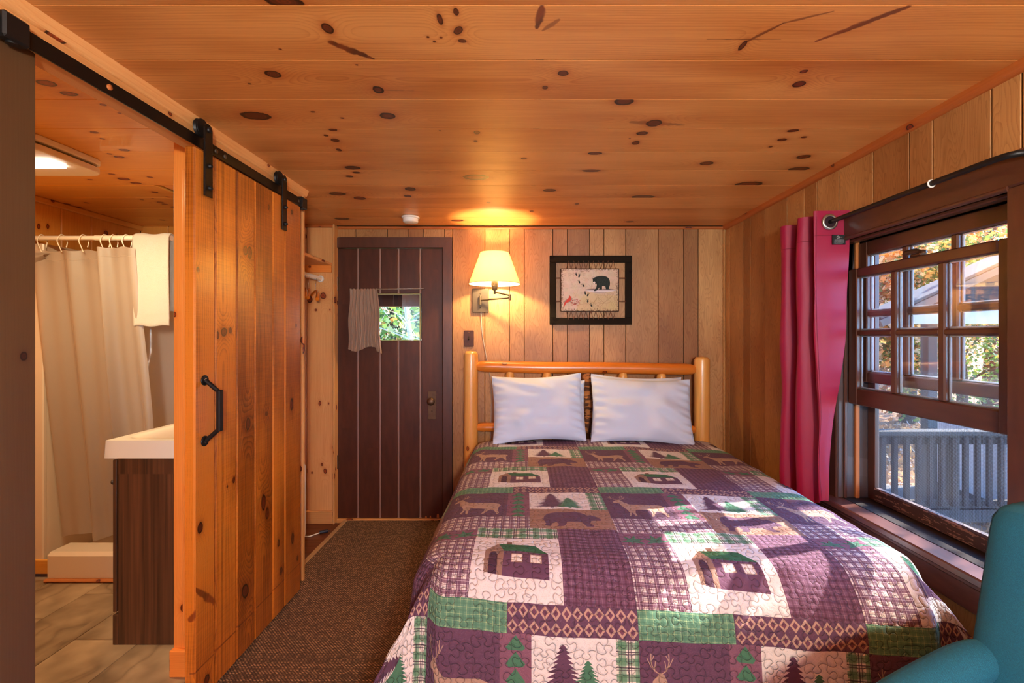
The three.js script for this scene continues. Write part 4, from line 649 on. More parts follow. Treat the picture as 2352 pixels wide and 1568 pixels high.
    c.fillStyle = '#c9463a'; c.beginPath(); c.moveTo(146, 470); c.lineTo(160, 490); c.lineTo(182, 498); c.quadraticCurveTo(184, 530, 172, 560); c.quadraticCurveTo(140, 600, 92, 606); c.lineTo(46, 690); c.lineTo(34, 690); c.lineTo(58, 600); c.quadraticCurveTo(100, 550, 132, 520); c.closePath(); c.fill(); c.fillStyle = '#3a2420'; c.beginPath(); c.arc(176, 502, 8, 0, 7); c.fill();
    c.strokeStyle = '#5a3426'; c.lineWidth = 3; for (let i = 0; i < 6; i++) { c.beginPath(); c.moveTo(150, 590); c.lineTo(220 + r() * 110, 540 + r() * 130); c.stroke(); } c.fillStyle = '#a8322c'; for (let i = 0; i < 46; i++) { c.beginPath(); c.arc(190 + r() * 150, 550 + r() * 110, 4 + r() * 3, 0, 7); c.fill(); }
    for (let i = 0; i < 900; i++) { const e = i % 4, d = Math.pow(r(), 3) * 46, p = r(); c.fillStyle = 'rgba(70,40,26,0.2)'; c.beginPath(); c.arc(e < 2 ? p * W : e === 2 ? d : W - d, e === 0 ? d : e === 1 ? Hh - d : p * Hh, 4 + r() * 9, 0, 7); c.fill(); }
  });
  art.wrapS = art.wrapT = THREE.ClampToEdgeWrapping;
  const cw = 0.425, ch = 0.312, cm = mat({ color: rgb(70, 48, 38), roughness: 0.9 });
  mesh('panel', box(cw, ch, 0.012, -0.008, 0, 0.022, 0.004), cm, P);
  mesh('print', new THREE.PlaneGeometry(cw - 0.012, ch - 0.01).translate(-0.008, 0, 0.0286), mat({ map: art, roughness: 0.8 }), P);
  const twine = mat({ color: rgb(96, 52, 30), roughness: 0.8 });
  for (const s of [-1, 1]) { const pts = []; for (let i = 0; i <= 20; i++) pts.push(i % 2 ? V(-0.178 + i * 0.0178, s * (h - t + 0.012), 0.0285) : V(-0.178 + i * 0.0178, s * (ch / 2 - 0.004), 0.0295)); const seg = []; for (let i = 0; i < 20; i++) seg.push(rod(pts[i], pts[i + 1], 0.0014, 6)); mesh('lacing', merge(seg), twine, P); }
  for (const s of [-1, 1]) for (const y of [-0.085, 0.083]) mesh('side_tie', merge([rod(V(s * (w - t + 0.006), y, 0.025), V(s * (cw / 2 - 0.004) - 0.008, y, 0.0285), 0.0016, 6), rod(V(s * (w - t + 0.006), y + 0.006, 0.025), V(s * (cw / 2 - 0.004) - 0.008, y + 0.006, 0.0285), 0.0016, 6)]), twine, P);
}

// ---------------------------------------------------------------- log bed
{
  const B = thing('log_bed', 'peeled log bed frame with a log headboard against the back wall', 'bed', 0, 0.013, 0), zh = -3.36;
  const post = (r, h, s) => { const g = rngOf(s), pts = []; for (let i = 0; i <= 10; i++) pts.push([r * (0.97 + 0.06 * g()), i / 10 * (h - 0.02)]); return lathe([[0, 0], ...pts, [r * 0.7, h], [0, h + 0.003]], 14); };
  const lg = (g) => { const p = g.attributes.position, uv = g.attributes.uv; for (let i = 0; i < p.count; i++) uv.setXY(i, p.getY(i), uv.getX(i) * 0.32); return g; };
  mesh('post', lg(post(0.05, 1.222, 3)), M.log, B, -0.379, 0, zh); mesh('post', lg(post(0.054, 1.183, 4)), M.log, B, 1.24, 0, zh);
  const wob = (a, b, s) => { const g = rngOf(s), pts = []; for (let i = 0; i <= 6; i++) pts.push(a.clone().lerp(b, i / 6).add(V(0, (g() - 0.5) * 0.006, (g() - 0.5) * 0.006))); return pts; };
  mesh('top_rail', pipe(wob(V(-0.345, 1.118, zh), V(1.2, 1.094, zh), 5), (t) => 0.041 * Math.min(1, 0.62 + 12 * Math.min(t, 1 - t)), 14, 40), M.logRail, B);
  mesh('bottom_rail', pipe(wob(V(-0.345, 0.69, zh), V(1.2, 0.675, zh), 6), (t) => 0.032 * Math.min(1, 0.7 + 12 * Math.min(t, 1 - t)), 12, 40), M.logRail, B);
  [-0.104, 0.156, 0.44, 0.69, 0.96].forEach((x, i) => { const b = i === 2; const m = mesh('spindle', pipe([V(x, 0.66, zh), V(x + 0.006, 0.8, zh + 0.004), V(x - 0.006, 0.95, zh), V(x, 1.11, zh)], (t) => (b ? 0.036 + 0.006 * Math.sin(t * 17) : 0.034) * (1 - 0.55 * smoothstep(t, 0.84, 1)) , 12, 30), b ? M.bark : M.log, B); if (b) m.userData.label = 'bark covered middle spindle'; });
  for (const x of [-0.34, 1.2]) mesh('side_rail', pipe([V(x * 0.985 + 0.006, 0.26, zh), V(x * 0.985 + 0.006, 0.26, -1.46)], 0.04, 12), M.logRail, B);
  for (const x of [-0.3, 1.16]) mesh('foot_post', lg(post(0.045, 0.36, 8)), M.log, B, x, 0, -1.47);
  mesh('foot_rail', pipe([V(-0.3, 0.26, -1.47), V(1.16, 0.26, -1.47)], 0.036, 12), M.logRail, B);
  const slab = (w, h, d, r) => { const s = roundRect(w, d, r); return extrude(s, h - 0.03, 0.015).rotateX(-Math.PI / 2); };
  single('box_spring', 'fabric covered box spring under the mattress of the log bed', 'box spring', slab(1.42, 0.14, 1.78, 0.05), M.cotton, 0.43, 0.32, -2.38);
  single('mattress', 'white mattress with its sheet showing at the head of the bed', 'mattress', slab(1.48, 0.18, 1.74, 0.12), M.cotton, 0.455, 0.462, -2.39);
}
const BED = { cx: 0.46, top: 0.648, zHead: -3.14, zFoot: -1.355, half: 0.825 };
{ // quilt: one cloth laid over the mattress and let down over three sides
  const { cx, top, zHead, zFoot, half } = BED, r = 0.13, rf = 0.2, a = half - r, flat = -(zHead - zFoot) - rf, S = half - r + 0.17 + 0.46, SR = half - r + 0.17 + 0.34, LT = flat + 0.314 + 0.36;
  const fall = (d, rr) => { if (d <= 0) return [0, 0]; const q = rr * Math.PI / 2; if (d < q) { const t = d / rr; return [rr * Math.sin(t), rr * (1 - Math.cos(t))]; } return [rr + 0.13 * (d - q), rr + 0.99 * (d - q)]; };
  const place = (s, t) => {
    const [ox, dx] = fall(Math.abs(s) - a, r), [oz, dz] = fall(t - flat, rf), sg = Math.sign(s), both = Math.min(dx, dz), k = 0.05, hh = clamp(0.5 + 0.5 * (dx - dz) / k, 0, 1), drop = lerp(dz, dx, hh) + k * hh * (1 - hh) * (both > 0 ? 1 : 0) * Math.min(1, both / 0.06);
    let x = cx + sg * (Math.min(Math.abs(s), a) + ox), z = zHead + Math.min(t, flat) + oz;
    const push = 0.42 * both * smoothstep(both, 0, 0.25); x += sg * push * 0.75; z += push * 0.62;
    if (dx > 0 && dz > 0) { const q = 0.10 * smoothstep(Math.min(ox, oz), 0, 0.11); x -= sg * q * 0.4; z -= q * 0.4; }
    const crown = 0.018 * (1 - (s / half) ** 2) * (1 - smoothstep(t, flat - 0.5, flat + 0.1)), lump = (fbm(s * 5 + 4, t * 5) - 0.5) * 0.014 + (vn(s * 17, t * 17 + 9) - 0.5) * 0.005;
    let y = top - drop + crown + lump;
    if (dx > r) { x += sg * 0.018 * Math.sin(t * 9 + 1) * smoothstep(dx, r, 0.5); } if (dz > rf) { z += 0.016 * Math.sin(s * 8 + 2) * smoothstep(dz, rf, 0.5); }
    if (y < 0.09) y = 0.09 + (y - 0.09) * 0.1;
    if (s > 0) x = Math.min(x, 1.37 );
    return [x, y, z];
  };
  const U = (s, t) => [(s + 0.787) / Q.u, -((t - 0.992 - 0.055 * (s + 0.2)) / Q.len)];
  const su = (u) => lerp(-S, SR, u), g = sheet(190, 190, (u, v) => place(su(u), v * LT), (u, v) => U(su(u), v * LT));
  const q = thing('quilt', 'plum and cream patchwork quilt with deer, bears, cabins and trees over the bed', 'quilt');
  mesh('cloth', thick(g, 0.012), M.quilt, q);
  const hem = []; for (let i = 0; i <= 60; i++) hem.push(V(...place(su(i / 60), LT)).add(V(0, 0.002, 0))); mesh('edge_binding', pipe(hem, 0.008, 8, 120), M.quiltEdge, q);
}
{ // pillows
  const pg = (w, h, t, seed) => {
    const f = (side) => (a, b) => { const u = a * 2 - 1, v = b * 2 - 1, e = 1 - 0.045 * Math.cos(v * 1.57), k = 1 - 0.1 * Math.cos(u * 1.57); const th = Math.pow(Math.max(0, (1 - Math.pow(Math.abs(u), 3.2)) * (1 - Math.pow(Math.abs(v), 3))), 0.62);
      const wr = (vn(u * 3 + seed, v * 3) - 0.5) * 0.03 * th + 0.012 * th * Math.sin((u * 0.7 + v) * 9 + seed + 3 * vn(u * 2, v * 2 + seed)) * smoothstep(vn(u * 1.6 + seed, v * 1.6), 0.45, 0.8) + 0.007 * Math.sin(v * 26 + u * 6 + seed) * smoothstep(Math.abs(u), 0.6, 0.95) * (1 - smoothstep(Math.abs(u), 0.95, 1));
      return [u * w / 2 * e, v * h / 2 * k + 0.012 * Math.sin(u * 3 + seed) * (1 - Math.abs(v)), side * (t / 2 * th + wr + 0.004)]; };
    const A = sheet(64, 48, f(1)), B = sheet(64, 48, (a, b) => f(-1)(1 - a, b)); return mergeVertices(merge([A, B]).deleteAttribute('normal').deleteAttribute('uv'), 0.0006);
  };
  const make = (name, label, w, h, t, seed, x, y, z, rx, ry, rz) => { const g = pg(w, h, t, seed); g.computeVertexNormals(); grainSoft(g); const m = single(name, label, 'pillow', g, M.cotton, x, y, z, 'bed pillows'); m.rotation.set(rx, ry, rz, 'YXZ'); return m; };
  function grainSoft(g) { const p = g.attributes.position, uv = new Float32Array(p.count * 2); for (let i = 0; i < p.count; i++) { uv[i * 2] = p.getX(i); uv[i * 2 + 1] = p.getY(i); } g.setAttribute('uv', new THREE.BufferAttribute(uv, 2)); }
  make('pillow', 'white pillow at the left leaning in front, with a tall right corner', 0.6, 0.45, 0.15, 2, 0.085, 0.872, -3.135, -0.34, 0.02, 0.035);
  make('pillow', 'white pillow mostly hidden behind the left front pillow', 0.56, 0.40, 0.09, 5, 0.13, 0.845, -3.245, -0.24, 0, 0.0);
  make('pillow', 'white pillow at the right leaning in front, with creases at its foot', 0.66, 0.44, 0.15, 8, 0.76, 0.858, -3.13, -0.36, -0.02, -0.04);
  make('pillow', 'white pillow mostly hidden behind the right front pillow', 0.62, 0.43, 0.09, 11, 0.755, 0.862, -3.245, -0.24, 0, -0.04);
}

// ---------------------------------------------------------------- red curtain and its rod
{
  const R = thing('curtain_rod', 'black curtain rod over the big window by the bed', 'curtain rod');
  mesh('bar', pipe([V(XR, 1.852, -2.34), V(1.385, 1.852, -2.33), V(1.368, 1.852, -2.29), V(1.366, 1.852, -1.9), V(1.366, 1.853, -1.5), V(1.37, 1.853, -1.38), V(1.39, 1.853, -1.345), V(XR, 1.853, -1.335)], 0.0095, 12, 80), M.black, R);
  for (const z of [-1.335, -2.34]) mesh('wall_bracket', box(0.006, 0.07, 0.03, XR - 0.004, 1.85, z, 0.002), M.black, R);
  mesh('clip_ring', new THREE.TorusGeometry(0.0115, 0.0028, 8, 20).translate(1.366, 1.8525, -1.61), M.white, R).userData.label = 'small white plastic ring';
  const C = thing('window_curtain', 'crimson grommet curtain gathered at the far side of the big window', 'curtain');
  const top = new THREE.CatmullRomCurve3([[1.43, 2.50], [1.34, 2.475], [1.297, 2.43], [1.303, 2.40], [1.38, 2.375], [1.425, 2.345], [1.38, 2.32], [1.31, 2.30], [1.292, 2.27], [1.305, 2.25], [1.38, 2.225], [1.412, 2.20], [1.37, 2.183], [1.308, 2.168], [1.300, 2.160], [1.303, 2.154], [1.34, 2.151], [1.40, 2.149], [1.456, 2.147]].map(([x, z]) => V(x, 0, -z)), false, 'centripetal');
  const bot = new THREE.CatmullRomCurve3([[1.43, 2.53], [1.36, 2.51], [1.322, 2.48], [1.326, 2.45], [1.38, 2.43], [1.42, 2.41], [1.39, 2.39], [1.33, 2.35], [1.312, 2.32], [1.32, 2.29], [1.35, 2.27], [1.37, 2.245], [1.36, 2.215], [1.348, 2.185], [1.340, 2.172], [1.339, 2.166], [1.342, 2.162], [1.347, 2.160], [1.352, 2.159], [1.358, 2.160]].map(([x, z]) => V(x, 0, -z)), false, 'centripetal');
  const y1 = 1.905, y0 = 0.60, f = (u, v) => { const a = top.getPoint(u), b = bot.getPoint(u), k = smoothstep(v, 0.1, 1) * 0.35 + v * v * 0.65, p = a.lerp(b, k), yb = lerp(0.5, y0, smoothstep(u, 0.1, 0.95)); const w = 0.006 * Math.sin(v * 11 + u * 9) * v + 0.008 * (vn(u * 14, v * 7) - 0.5); return [p.x + w * 0.6, lerp(y1 - 0.03 * (1 - u) * 0.4, yb, v), p.z + w]; };
  mesh('cloth', sheet(220, 60, f, (u, v) => [u * 1.1, v * 1.3]), M.magenta, C);
  const hem = []; for (let i = 0; i <= 60; i++) hem.push(V(...f(i / 60, 0.085)).add(V(0, 0, 0.0012)));
  mesh('header_seam', pipe(hem, 0.0011, 5, 160), mat({ color: rgb(120, 10, 40), roughness: 0.7 }), C);
  const side = []; for (let i = 0; i <= 20; i++) side.push(V(...f(0.85, 0.02 + i / 20 * 0.97)).add(V(0, 0, 0.001))); mesh('side_seam', pipe(side, 0.0012, 5, 60), mat({ color: rgb(130, 14, 50), roughness: 0.7 }), C);
  const gro = lathe([[0.0245, 0.004], [0.026, 0.006], [0.0325, 0.005], [0.0365, 0.001], [0.0365, -0.003], [0.0325, -0.006], [0.026, -0.006], [0.0245, -0.004], [0.0245, 0.004]], 36).rotateX(Math.PI / 2);
  mesh('grommet', gro, M.steel, C, 1.366, 1.852, -2.146).userData.label = 'silver grommet ring';
  mesh('grommet', gro, M.steel, C, 1.366, 1.852, -2.2).rotation.y = 0.5;
  mesh('grommet_opening', new THREE.CircleGeometry(0.0248, 28).translate(1.366, 1.852, -2.1445), mat({ color: rgb(40, 12, 20), roughness: 0.9 }), C);
  const lab = drawn(256, 200, (c, W, Hh) => { c.fillStyle = '#161414'; c.fillRect(0, 0, W, Hh); c.strokeStyle = '#b8b4b4'; c.lineWidth = 7; c.beginPath(); c.arc(112, 50, 26, 0, 7); c.stroke(); c.lineWidth = 6; c.beginPath(); c.moveTo(100, 50); c.lineTo(116, 38); c.lineTo(116, 62); c.stroke(); c.fillStyle = '#aaa6a4'; c.fillRect(130, 45, 62, 7); c.fillStyle = 'rgba(190,190,196,0.75)'; const r = rngOf(4); for (let i = 0; i < 6; i++) { let x = 28 + r() * 12; while (x < 220) { const w = 5 + r() * 16; c.fillRect(x, 96 + i * 13, w, 5); x += w + 4; } } c.fillRect(34, 184, 170, 5); });
  mesh('care_label', box(0.06, 0.044, 0.0012, 1.404, 1.772, -2.1425, 0.0004), M.black, C);
  mesh('care_print', new THREE.PlaneGeometry(0.058, 0.043).translate(1.404, 1.772, -2.1416), mat({ map: lab, roughness: 0.6 }), C);
}

// ---------------------------------------------------------------- armchair in the near corner
{
  const A = thing('armchair', 'teal woven armchair with wooden hand rests in the corner by the window', 'armchair', 1.115, 0.013, -0.82, 0.35);
  // faces -x; the back leans away; z is its width
  const soft = (w, h, d, r, puff, n = 20) => { const g = new THREE.BoxGeometry(w, h, d, n, n, n), p = g.attributes.position, v = V(), c = V(); for (let i = 0; i < p.count; i++) { v.fromBufferAttribute(p, i); c.set(clamp(v.x, -w / 2 + r, w / 2 - r), clamp(v.y, -h / 2 + r, h / 2 - r), clamp(v.z, -d / 2 + r, d / 2 - r)); const q = v.clone().sub(c); if (q.lengthSq() > 1e-9) v.copy(c).addScaledVector(q.normalize(), r); const k = (a, l) => 1 - Math.pow(Math.abs(a) / (l / 2), 4); v.x += puff * Math.sign(v.x) * Math.max(0, k(v.y, h) * k(v.z, d)) * (Math.abs(v.x) > w / 2 - r * 0.6 ? 1 : 0); p.setXYZ(i, v.x, v.y, v.z); } g.computeVertexNormals(); return mergeVertices(g, 1e-5); };
  const back = soft(0.12, 0.66, 0.6, 0.045, 0.022); { const p = back.attributes.position; for (let i = 0; i < p.count; i++) { const y = p.getY(i), t = (y + 0.33) / 0.66; p.setX(i, p.getX(i) + 0.2 * t); p.setZ(i, p.getZ(i) * (1 - 0.05 * (1 - t))); p.setY(i, y + 0.012 * (1 - Math.pow(p.getZ(i) / 0.3, 2)) * smoothstep(t, 0.7, 1)); } back.computeVertexNormals(); }
  mesh('backrest', back, M.teal, A, -0.065, 0.608, 0.0);
  mesh('seat_cushion', soft(0.52, 0.13, 0.5, 0.045, 0.0), M.teal, A, -0.25, 0.4, 0);
  mesh('seat_base', soft(0.54, 0.12, 0.54, 0.03, 0), M.teal, A, -0.24, 0.285, 0);
  for (const s of [-1, 1]) {
    const arm = part('arm', A, 0, 0, s * 0.262);
    const c = [V(0.02, 0.61, 0), V(-0.04, 0.612, 0), V(-0.13, 0.6, s * 0.004), V(-0.25, 0.583, s * 0.006), V(-0.375, 0.565, s * 0.006)];
    const pad = pipe(c, (t) => 0.041 * Math.sqrt(Math.max(0.05, 1 - Math.pow(Math.abs(t * 2 - 0.95) / 1.08, 5))), 20, 40);
    { const p = pad.attributes.position; for (let i = 0; i < p.count; i++) { const z = p.getZ(i); p.setZ(i, z * 1.06); p.setY(i, p.getY(i) - (p.getY(i) < 0.57 ? (0.57 - p.getY(i)) * 0.4 : 0)); } pad.computeVertexNormals(); }
    mesh('arm_pad', pad, M.teal, arm);
    mesh('hand_rest', pipe([V(-0.27, 0.562, s * 0.004), V(-0.36, 0.562, s * 0.006), V(-0.412, 0.553, s * 0.006), V(-0.432, 0.522, s * 0.006), V(-0.42, 0.492, s * 0.006)], (t) => 0.038 - 0.008 * t, 14, 30), M.logRail, arm).userData.label = 'varnished wooden hand rest';
    mesh('arm_post', pipe([V(-0.37, 0.53, 0), V(-0.33, 0.42, 0), V(-0.28, 0.28, 0)], 0.02, 10), M.logRail, arm);
    mesh('arm_panel', soft(0.3, 0.3, 0.05, 0.02, 0), M.teal, arm, -0.09, 0.43, 0);
    mesh('leg', pipe([V(-0.44, 0.26, s * 0.23), V(-0.46, 0.0, s * 0.24)], (t) => 0.026 - 0.008 * t, 10), M.logRail, A);
    mesh('leg', pipe([V(0.06, 0.3, s * 0.22), V(0.13, 0.0, s * 0.23)], (t) => 0.026 - 0.008 * t, 10), M.logRail, A);
  }
}

// ---------------------------------------------------------------- bathroom
{
  const V0 = thing('vanity', 'dark wood grain vanity cabinet under the white sink top', 'vanity cabinet', -1.392, 0, -2.08);
  const vb = (name, x0, x1, y0, y1, z0, z1, m = M.vanity) => mesh(name, grain(span(x0, x1, y0, y1, z0, z1, 0.0015), 1, rnd(), rnd()), m, V0);
  vb('side_panel', -0.376, -0.002, 0, 0.812, -0.016, 0); vb('side_panel', -0.376, -0.002, 0, 0.812, -0.45, -0.434);
  vb('back_panel', -0.012, -0.002, 0.02, 0.8, -0.434, -0.016); vb('bottom_panel', -0.376, -0.012, 0.1, 0.116, -0.434, -0.016);
  vb('toe_kick', -0.35, -0.335, 0, 0.1, -0.434, -0.016);
  for (const [a, b, k] of [[-0.224, -0.003, -0.235], [-0.447, -0.226, -0.265]]) { const d = part('door', V0); mesh('panel', grain(span(-0.402, -0.386, 0.14, 0.802, a, b, 0.002), 1, rnd(), rnd()), M.vanity, d); mesh('knob', lathe([[0, 0.024], [0.012, 0.022], [0.013, 0.016], [0.005, 0.012], [0.005, 0]], 16).rotateZ(Math.PI / 2), M.bronze, d, -0.402, 0.7, k > -0.24 ? -0.03 : -0.42); }
  vb('plinth', -0.4, -0.377, 0.0, 0.13, -0.45, 0);
  const S = thing('sink_top', 'thick white sink top on the dark vanity', 'sink', -1.392, 0.814, -2.06);
  { // moulded top with a sunken basin
    const W = 0.412, D = 0.48, n = 40, b = (x, z) => { const ex = Math.abs(x + W / 2) / (W / 2 - 0.045), ez = Math.abs(z + D / 2) / (D / 2 - 0.05), d = Math.pow(Math.pow(ex, 6) + Math.pow(ez, 6), 1 / 6); return -0.11 * (1 - smoothstep(d, 0.55, 1.0)) - 0.008 * (1 - smoothstep(d, 0.98, 1.05)); };
    const topS = sheet(n, n, (u, v) => { const x = -W * (1 - u), z = -D * v; return [x, 0.078 + b(x, z), z]; }); const P = [topS];
    const lip = (x0, z0, x1, z1, nx, nz) => P.push(sheet(20, 4, (u, v) => [lerp(x0, x1, u) + nx * v * 0.006, 0.078 - 0.076 * v, lerp(z0, z1, u) + nz * v * 0.006]));
    lip(0, 0, -W, 0, 0, 1); lip(-W, 0, -W, -D, -1, 0); lip(-W, -D, 0, -D, 0, -1); P.push(sheet(2, 2, (u, v) => [-W * u - (u ? 0.006 : 0), 0.002, -D * v]));
    const g = merge(P); mesh('basin', g, mat({ color: rgb(222, 212, 194), roughness: 0.22, clearcoat: 0.4, side: THREE.DoubleSide }), S);
    mesh('drain', lathe([[0, 0.002], [0.02, 0.003], [0.023, 0]], 20), M.steel, S, -0.206, -0.028, -0.24);
    mesh('faucet', merge([lathe([[0.024, 0], [0.022, 0.012], [0.014, 0.02], [0.013, 0.07], [0, 0.074]], 18).translate(-0.035, 0.078, -0.27), pipe([V(-0.035, 0.13, -0.27), V(-0.09, 0.15, -0.27), V(-0.15, 0.14, -0.27), V(-0.16, 0.122, -0.27)], 0.01, 10)]), M.steel, S);
  }
}
{ // shower
  const s = thing('shower_stall', 'white moulded shower stall with a raised curb', 'shower', -0.06, 0, -0.08);
  mesh('curb', grain(bev(0.655, 0.155, 0.15, 0.018).translate(-2.243, 0.0775, -2.615), 0), M.gel, s);
  mesh('pan', span(-2.67, -1.917, 0.0, 0.05, -3.375, -2.69, 0.01), M.gel, s);
  mesh('front_flange', span(-2.728, -2.672, 0, 1.868, -2.66, -2.635, 0.006), M.gel, s);
  const wall = thick(sheet(60, 40, (u, v) => { const y = 0.03 + v * 1.838, r = 0.09; let d = u * 2.1, x, z; const x0 = -2.684, x1 = -1.915, z0 = -2.655, z1 = -3.38; if (d < 0.635) { x = x0; z = z0 - d; } else { const q = d - (0.635); if (q < r * 1.57) { const a = q / r; x = x0 + r * (1 - Math.cos(a)); z = z1 + r * (1 - Math.sin(a)); } else { const q2 = q - r * 1.57, w = x1 - x0 - 2 * r; if (q2 < w) { x = x0 + r + q2; z = z1; } else { const q3 = q2 - w; if (q3 < r * 1.57) { const a = q3 / r; x = x1 - r + r * Math.sin(a); z = z1 + r * (1 - Math.cos(a)); } else { x = x1; z = Math.min(z0, z1 + r + (q3 - r * 1.57)); } } } } const ledge = 0.012 * smoothstep(y, 1.16, 1.2) ; return [x + (x < x0 + 0.05 ? -ledge : x > x1 - 0.05 ? ledge : 0) * 0.4, y, z - ledge * (z < z1 + 0.03 ? 1 : 0)]; }), 0.006);
  mesh('surround', wall, M.gel, s);
  board(s, M.bareWood, -2.56, -1.917, 0.0, 0.02, -2.54, -2.516, 0, { name: 'floor_trim', b: 0.009 });
  board(s, M.amber, -2.726, -2.6, 0, 0.08, -2.634, -2.62, 0, { name: 'wall_baseboard' });
  const R = thing('shower_rod', 'cream tension rod across the top of the shower', 'rod', -0.06, 1.89, -2.68);
  mesh('thin_tube', rod(V(-2.7, 0, 0), V(-2.33, 0, 0), 0.0125, 16), M.ivory, R); mesh('thick_tube', rod(V(-2.345, 0, 0), V(-1.917, 0, 0), 0.0148, 16), M.ivory, R); mesh('end_cap', rod(V(-2.718, 0, 0), V(-2.696, 0, 0), 0.02, 16), M.ivory, R);
  const ringX = [-2.633, -2.52, -2.4, -2.28, -2.232, -2.158], ords = ['first shower ring from the left end of the rod', 'second shower ring from the left end of the rod', 'third shower ring from the left on the cream rod', 'fourth shower ring from the left on the cream rod', 'fifth shower ring from the left on the cream rod', 'shower ring nearest the white towel on the rod'];
  const ring = pipe([V(0, -0.078, 0.004), V(-0.004, -0.055, 0.012), V(-0.012, -0.02, 0.019), V(-0.004, 0.008, 0.016), V(0, 0.0185, 0.002), V(0.006, 0.006, -0.017), V(0.012, -0.02, -0.02), V(0.012, -0.05, -0.012)], 0.0028, 7, 44);
  ringX.forEach((x, i) => { const m = single('shower_ring', ords[i], 'shower ring', ring, M.ivory, x - 0.07, 1.89, -2.68, 'cream shower curtain rings'); m.rotation.y = [0.3, 0.2, 0.25, 0.15, 0.35, 0.1][i]; });
  const xs = [...ringX], f = (u, v) => {
    const xt = lerp(-2.68, -2.085, u), xb = lerp(-2.60, -2.01, u), x = lerp(xt, xb, v), fold = 0.026 * Math.sin(u * 21 + 0.6) + 0.012 * Math.sin(u * 39 + 1 + v * 1.2) + 0.01 * Math.sin(u * 9 + v * 5), dip = Math.min(...xs.map((q) => Math.abs(q - xt)));
    const step = 0.03 * smoothstep(u, 0.62, 0.66);
    return [x + 0.01 * Math.sin(v * 5 + u * 12) * v, lerp(1.806 - 0.012 * smoothstep(dip, 0.0, 0.06) + 0.02 * u, 0.165 + 0.012 * Math.sin(u * 14), v), -2.655 + fold * (0.55 + 0.45 * v) + step + 0.05 * (1 - v) - 0.055 * v];
  };
  const C = thing('shower_curtain', 'cream vinyl shower curtain hanging inside the white shower stall', 'curtain', -0.07, 0.014, -0.08);
  mesh('sheet', sheet(150, 50, f, (u, v) => [u * 0.8, v * 1.7]), M.vinyl, C);
  const flap = sheet(10, 8, (u, v) => [-2.69 + 0.10 * u - 0.02 * v, 1.80 - 0.10 * v * (1 - 0.75 * u) - 0.01 * u, -2.585 + 0.03 * Math.sin(v * 3) - 0.02 * u]); mesh('folded_corner', thick(flap, 0.001), M.vinyl, C);
  const hem = []; for (let i = 0; i <= 60; i++) hem.push(V(...f(i / 60, 0.03)).add(V(0, 0, 0.001))); mesh('top_hem', pipe(hem, 0.0008, 5, 120), mat({ color: rgb(188, 168, 148), roughness: 0.6 }), C);
  const tw = []; for (let i = 0; i <= 40; i++) { const s2 = i / 40 * 1.0 - 0.5; tw.push(s2); }
  const towel = sheet(24, 60, (u, v) => { const L = 0.98, s2 = v * L - 0.45, r = 0.024, x = lerp(-2.118, -1.915, u) + 0.012 * (v - 0.4) * (0.5 - u) - (u < 0.5 ? 0 : 0) ; let y, z; const h = r * Math.PI / 2; if (s2 < -h) { y = 1.874 + (s2 + h); z = -2.6 - r; } else if (s2 > h) { y = 1.874 - (s2 - h); z = -2.6 + r; } else { const a = s2 / r; y = 1.874 + r * Math.cos(a); z = -2.6 + r * Math.sin(a); } return [x, y + 0.004 * Math.sin(u * 9), z + 0.004 * Math.sin(u * 7 + s2 * 8) * (s2 > h ? 1 : 0)]; }, (u, v) => [u * 0.2, v]);
  single('towel', 'white terry towel hung over the shower rod', 'towel', thick(towel, 0.007), M.towel, -0.06, 0.016, -0.08);
}
{ // fan light on the bathroom ceiling
  const F = thing('ceiling_fan_light', 'square ivory exhaust fan with a bright light panel on the bathroom ceiling', 'ceiling light', -2.105, H, -2.03);
  const pl = (w, d, h, r) => extrude(roundRect(w, d, r), h - 0.012, 0.006).rotateX(Math.PI / 2);
  mesh('housing', pl(0.35, 0.33, 0.026, 0.05), M.ivory, F, 0, -0.006, 0);
  const sl = []; for (let i = 0; i < 28; i++) sl.push(box(0.004, 0.008, 0.3, -0.155 + i * 0.0115, -0.032, 0, 0.001)); mesh('vent_ribs', merge(sl), mat({ color: rgb(120, 104, 84), roughness: 0.7 }), F);
  mesh('cover', pl(0.352, 0.332, 0.028, 0.06), M.ivory, F, 0, -0.043, 0);
  mesh('light_panel', extrude(roundRect(0.26, 0.085, 0.02), 0.003, 0.001).rotateX(Math.PI / 2), mat({ color: 0xffffff, emissive: new THREE.Color(1, 0.93, 0.82), emissiveIntensity: 5 }), F, 0, -0.071, 0);
  const a = new THREE.RectAreaLight(WARMER, LAMP.bath, 0.26, 0.085); a.position.set(0, -0.082, 0); a.lookAt(0, -3, 0); a.rotation.set(-Math.PI / 2, 0, 0); a.name = 'fan_lamp'; F.add(a);
}
{ // added fill lamp behind the camera, unseen, shaped as a globe pendant
  const F = thing('fill_lamp', 'added white globe lamp behind the camera for fill light', 'lamp', 0.3, H, 1.0);
  mesh('canopy', lathe([[0, -0.001], [0.055, -0.001], [0.058, -0.012], [0.02, -0.028], [0, -0.028]], 28), M.bronze, F);
  mesh('stem', rod(V(0, -0.026, 0), V(0, -0.5, 0), 0.006), M.bronze, F);
  mesh('globe', lathe([[0.03, -0.49], [0.07, -0.52], [0.1, -0.57], [0.1, -0.62], [0.07, -0.67], [0.03, -0.695], [0, -0.7]], 32), mat({ color: 0xffffff, emissive: new THREE.Color(1, 0.9, 0.75), emissiveIntensity: 3, roughness: 0.5 }), F);
  const p = new THREE.PointLight(new THREE.Color(1, 0.9, 0.75), LAMP.room); p.position.set(0, -0.6, 0); p.castShadow = true; p.shadow.radius = 4.5; p.name = 'fill_bulb'; F.add(p);
}

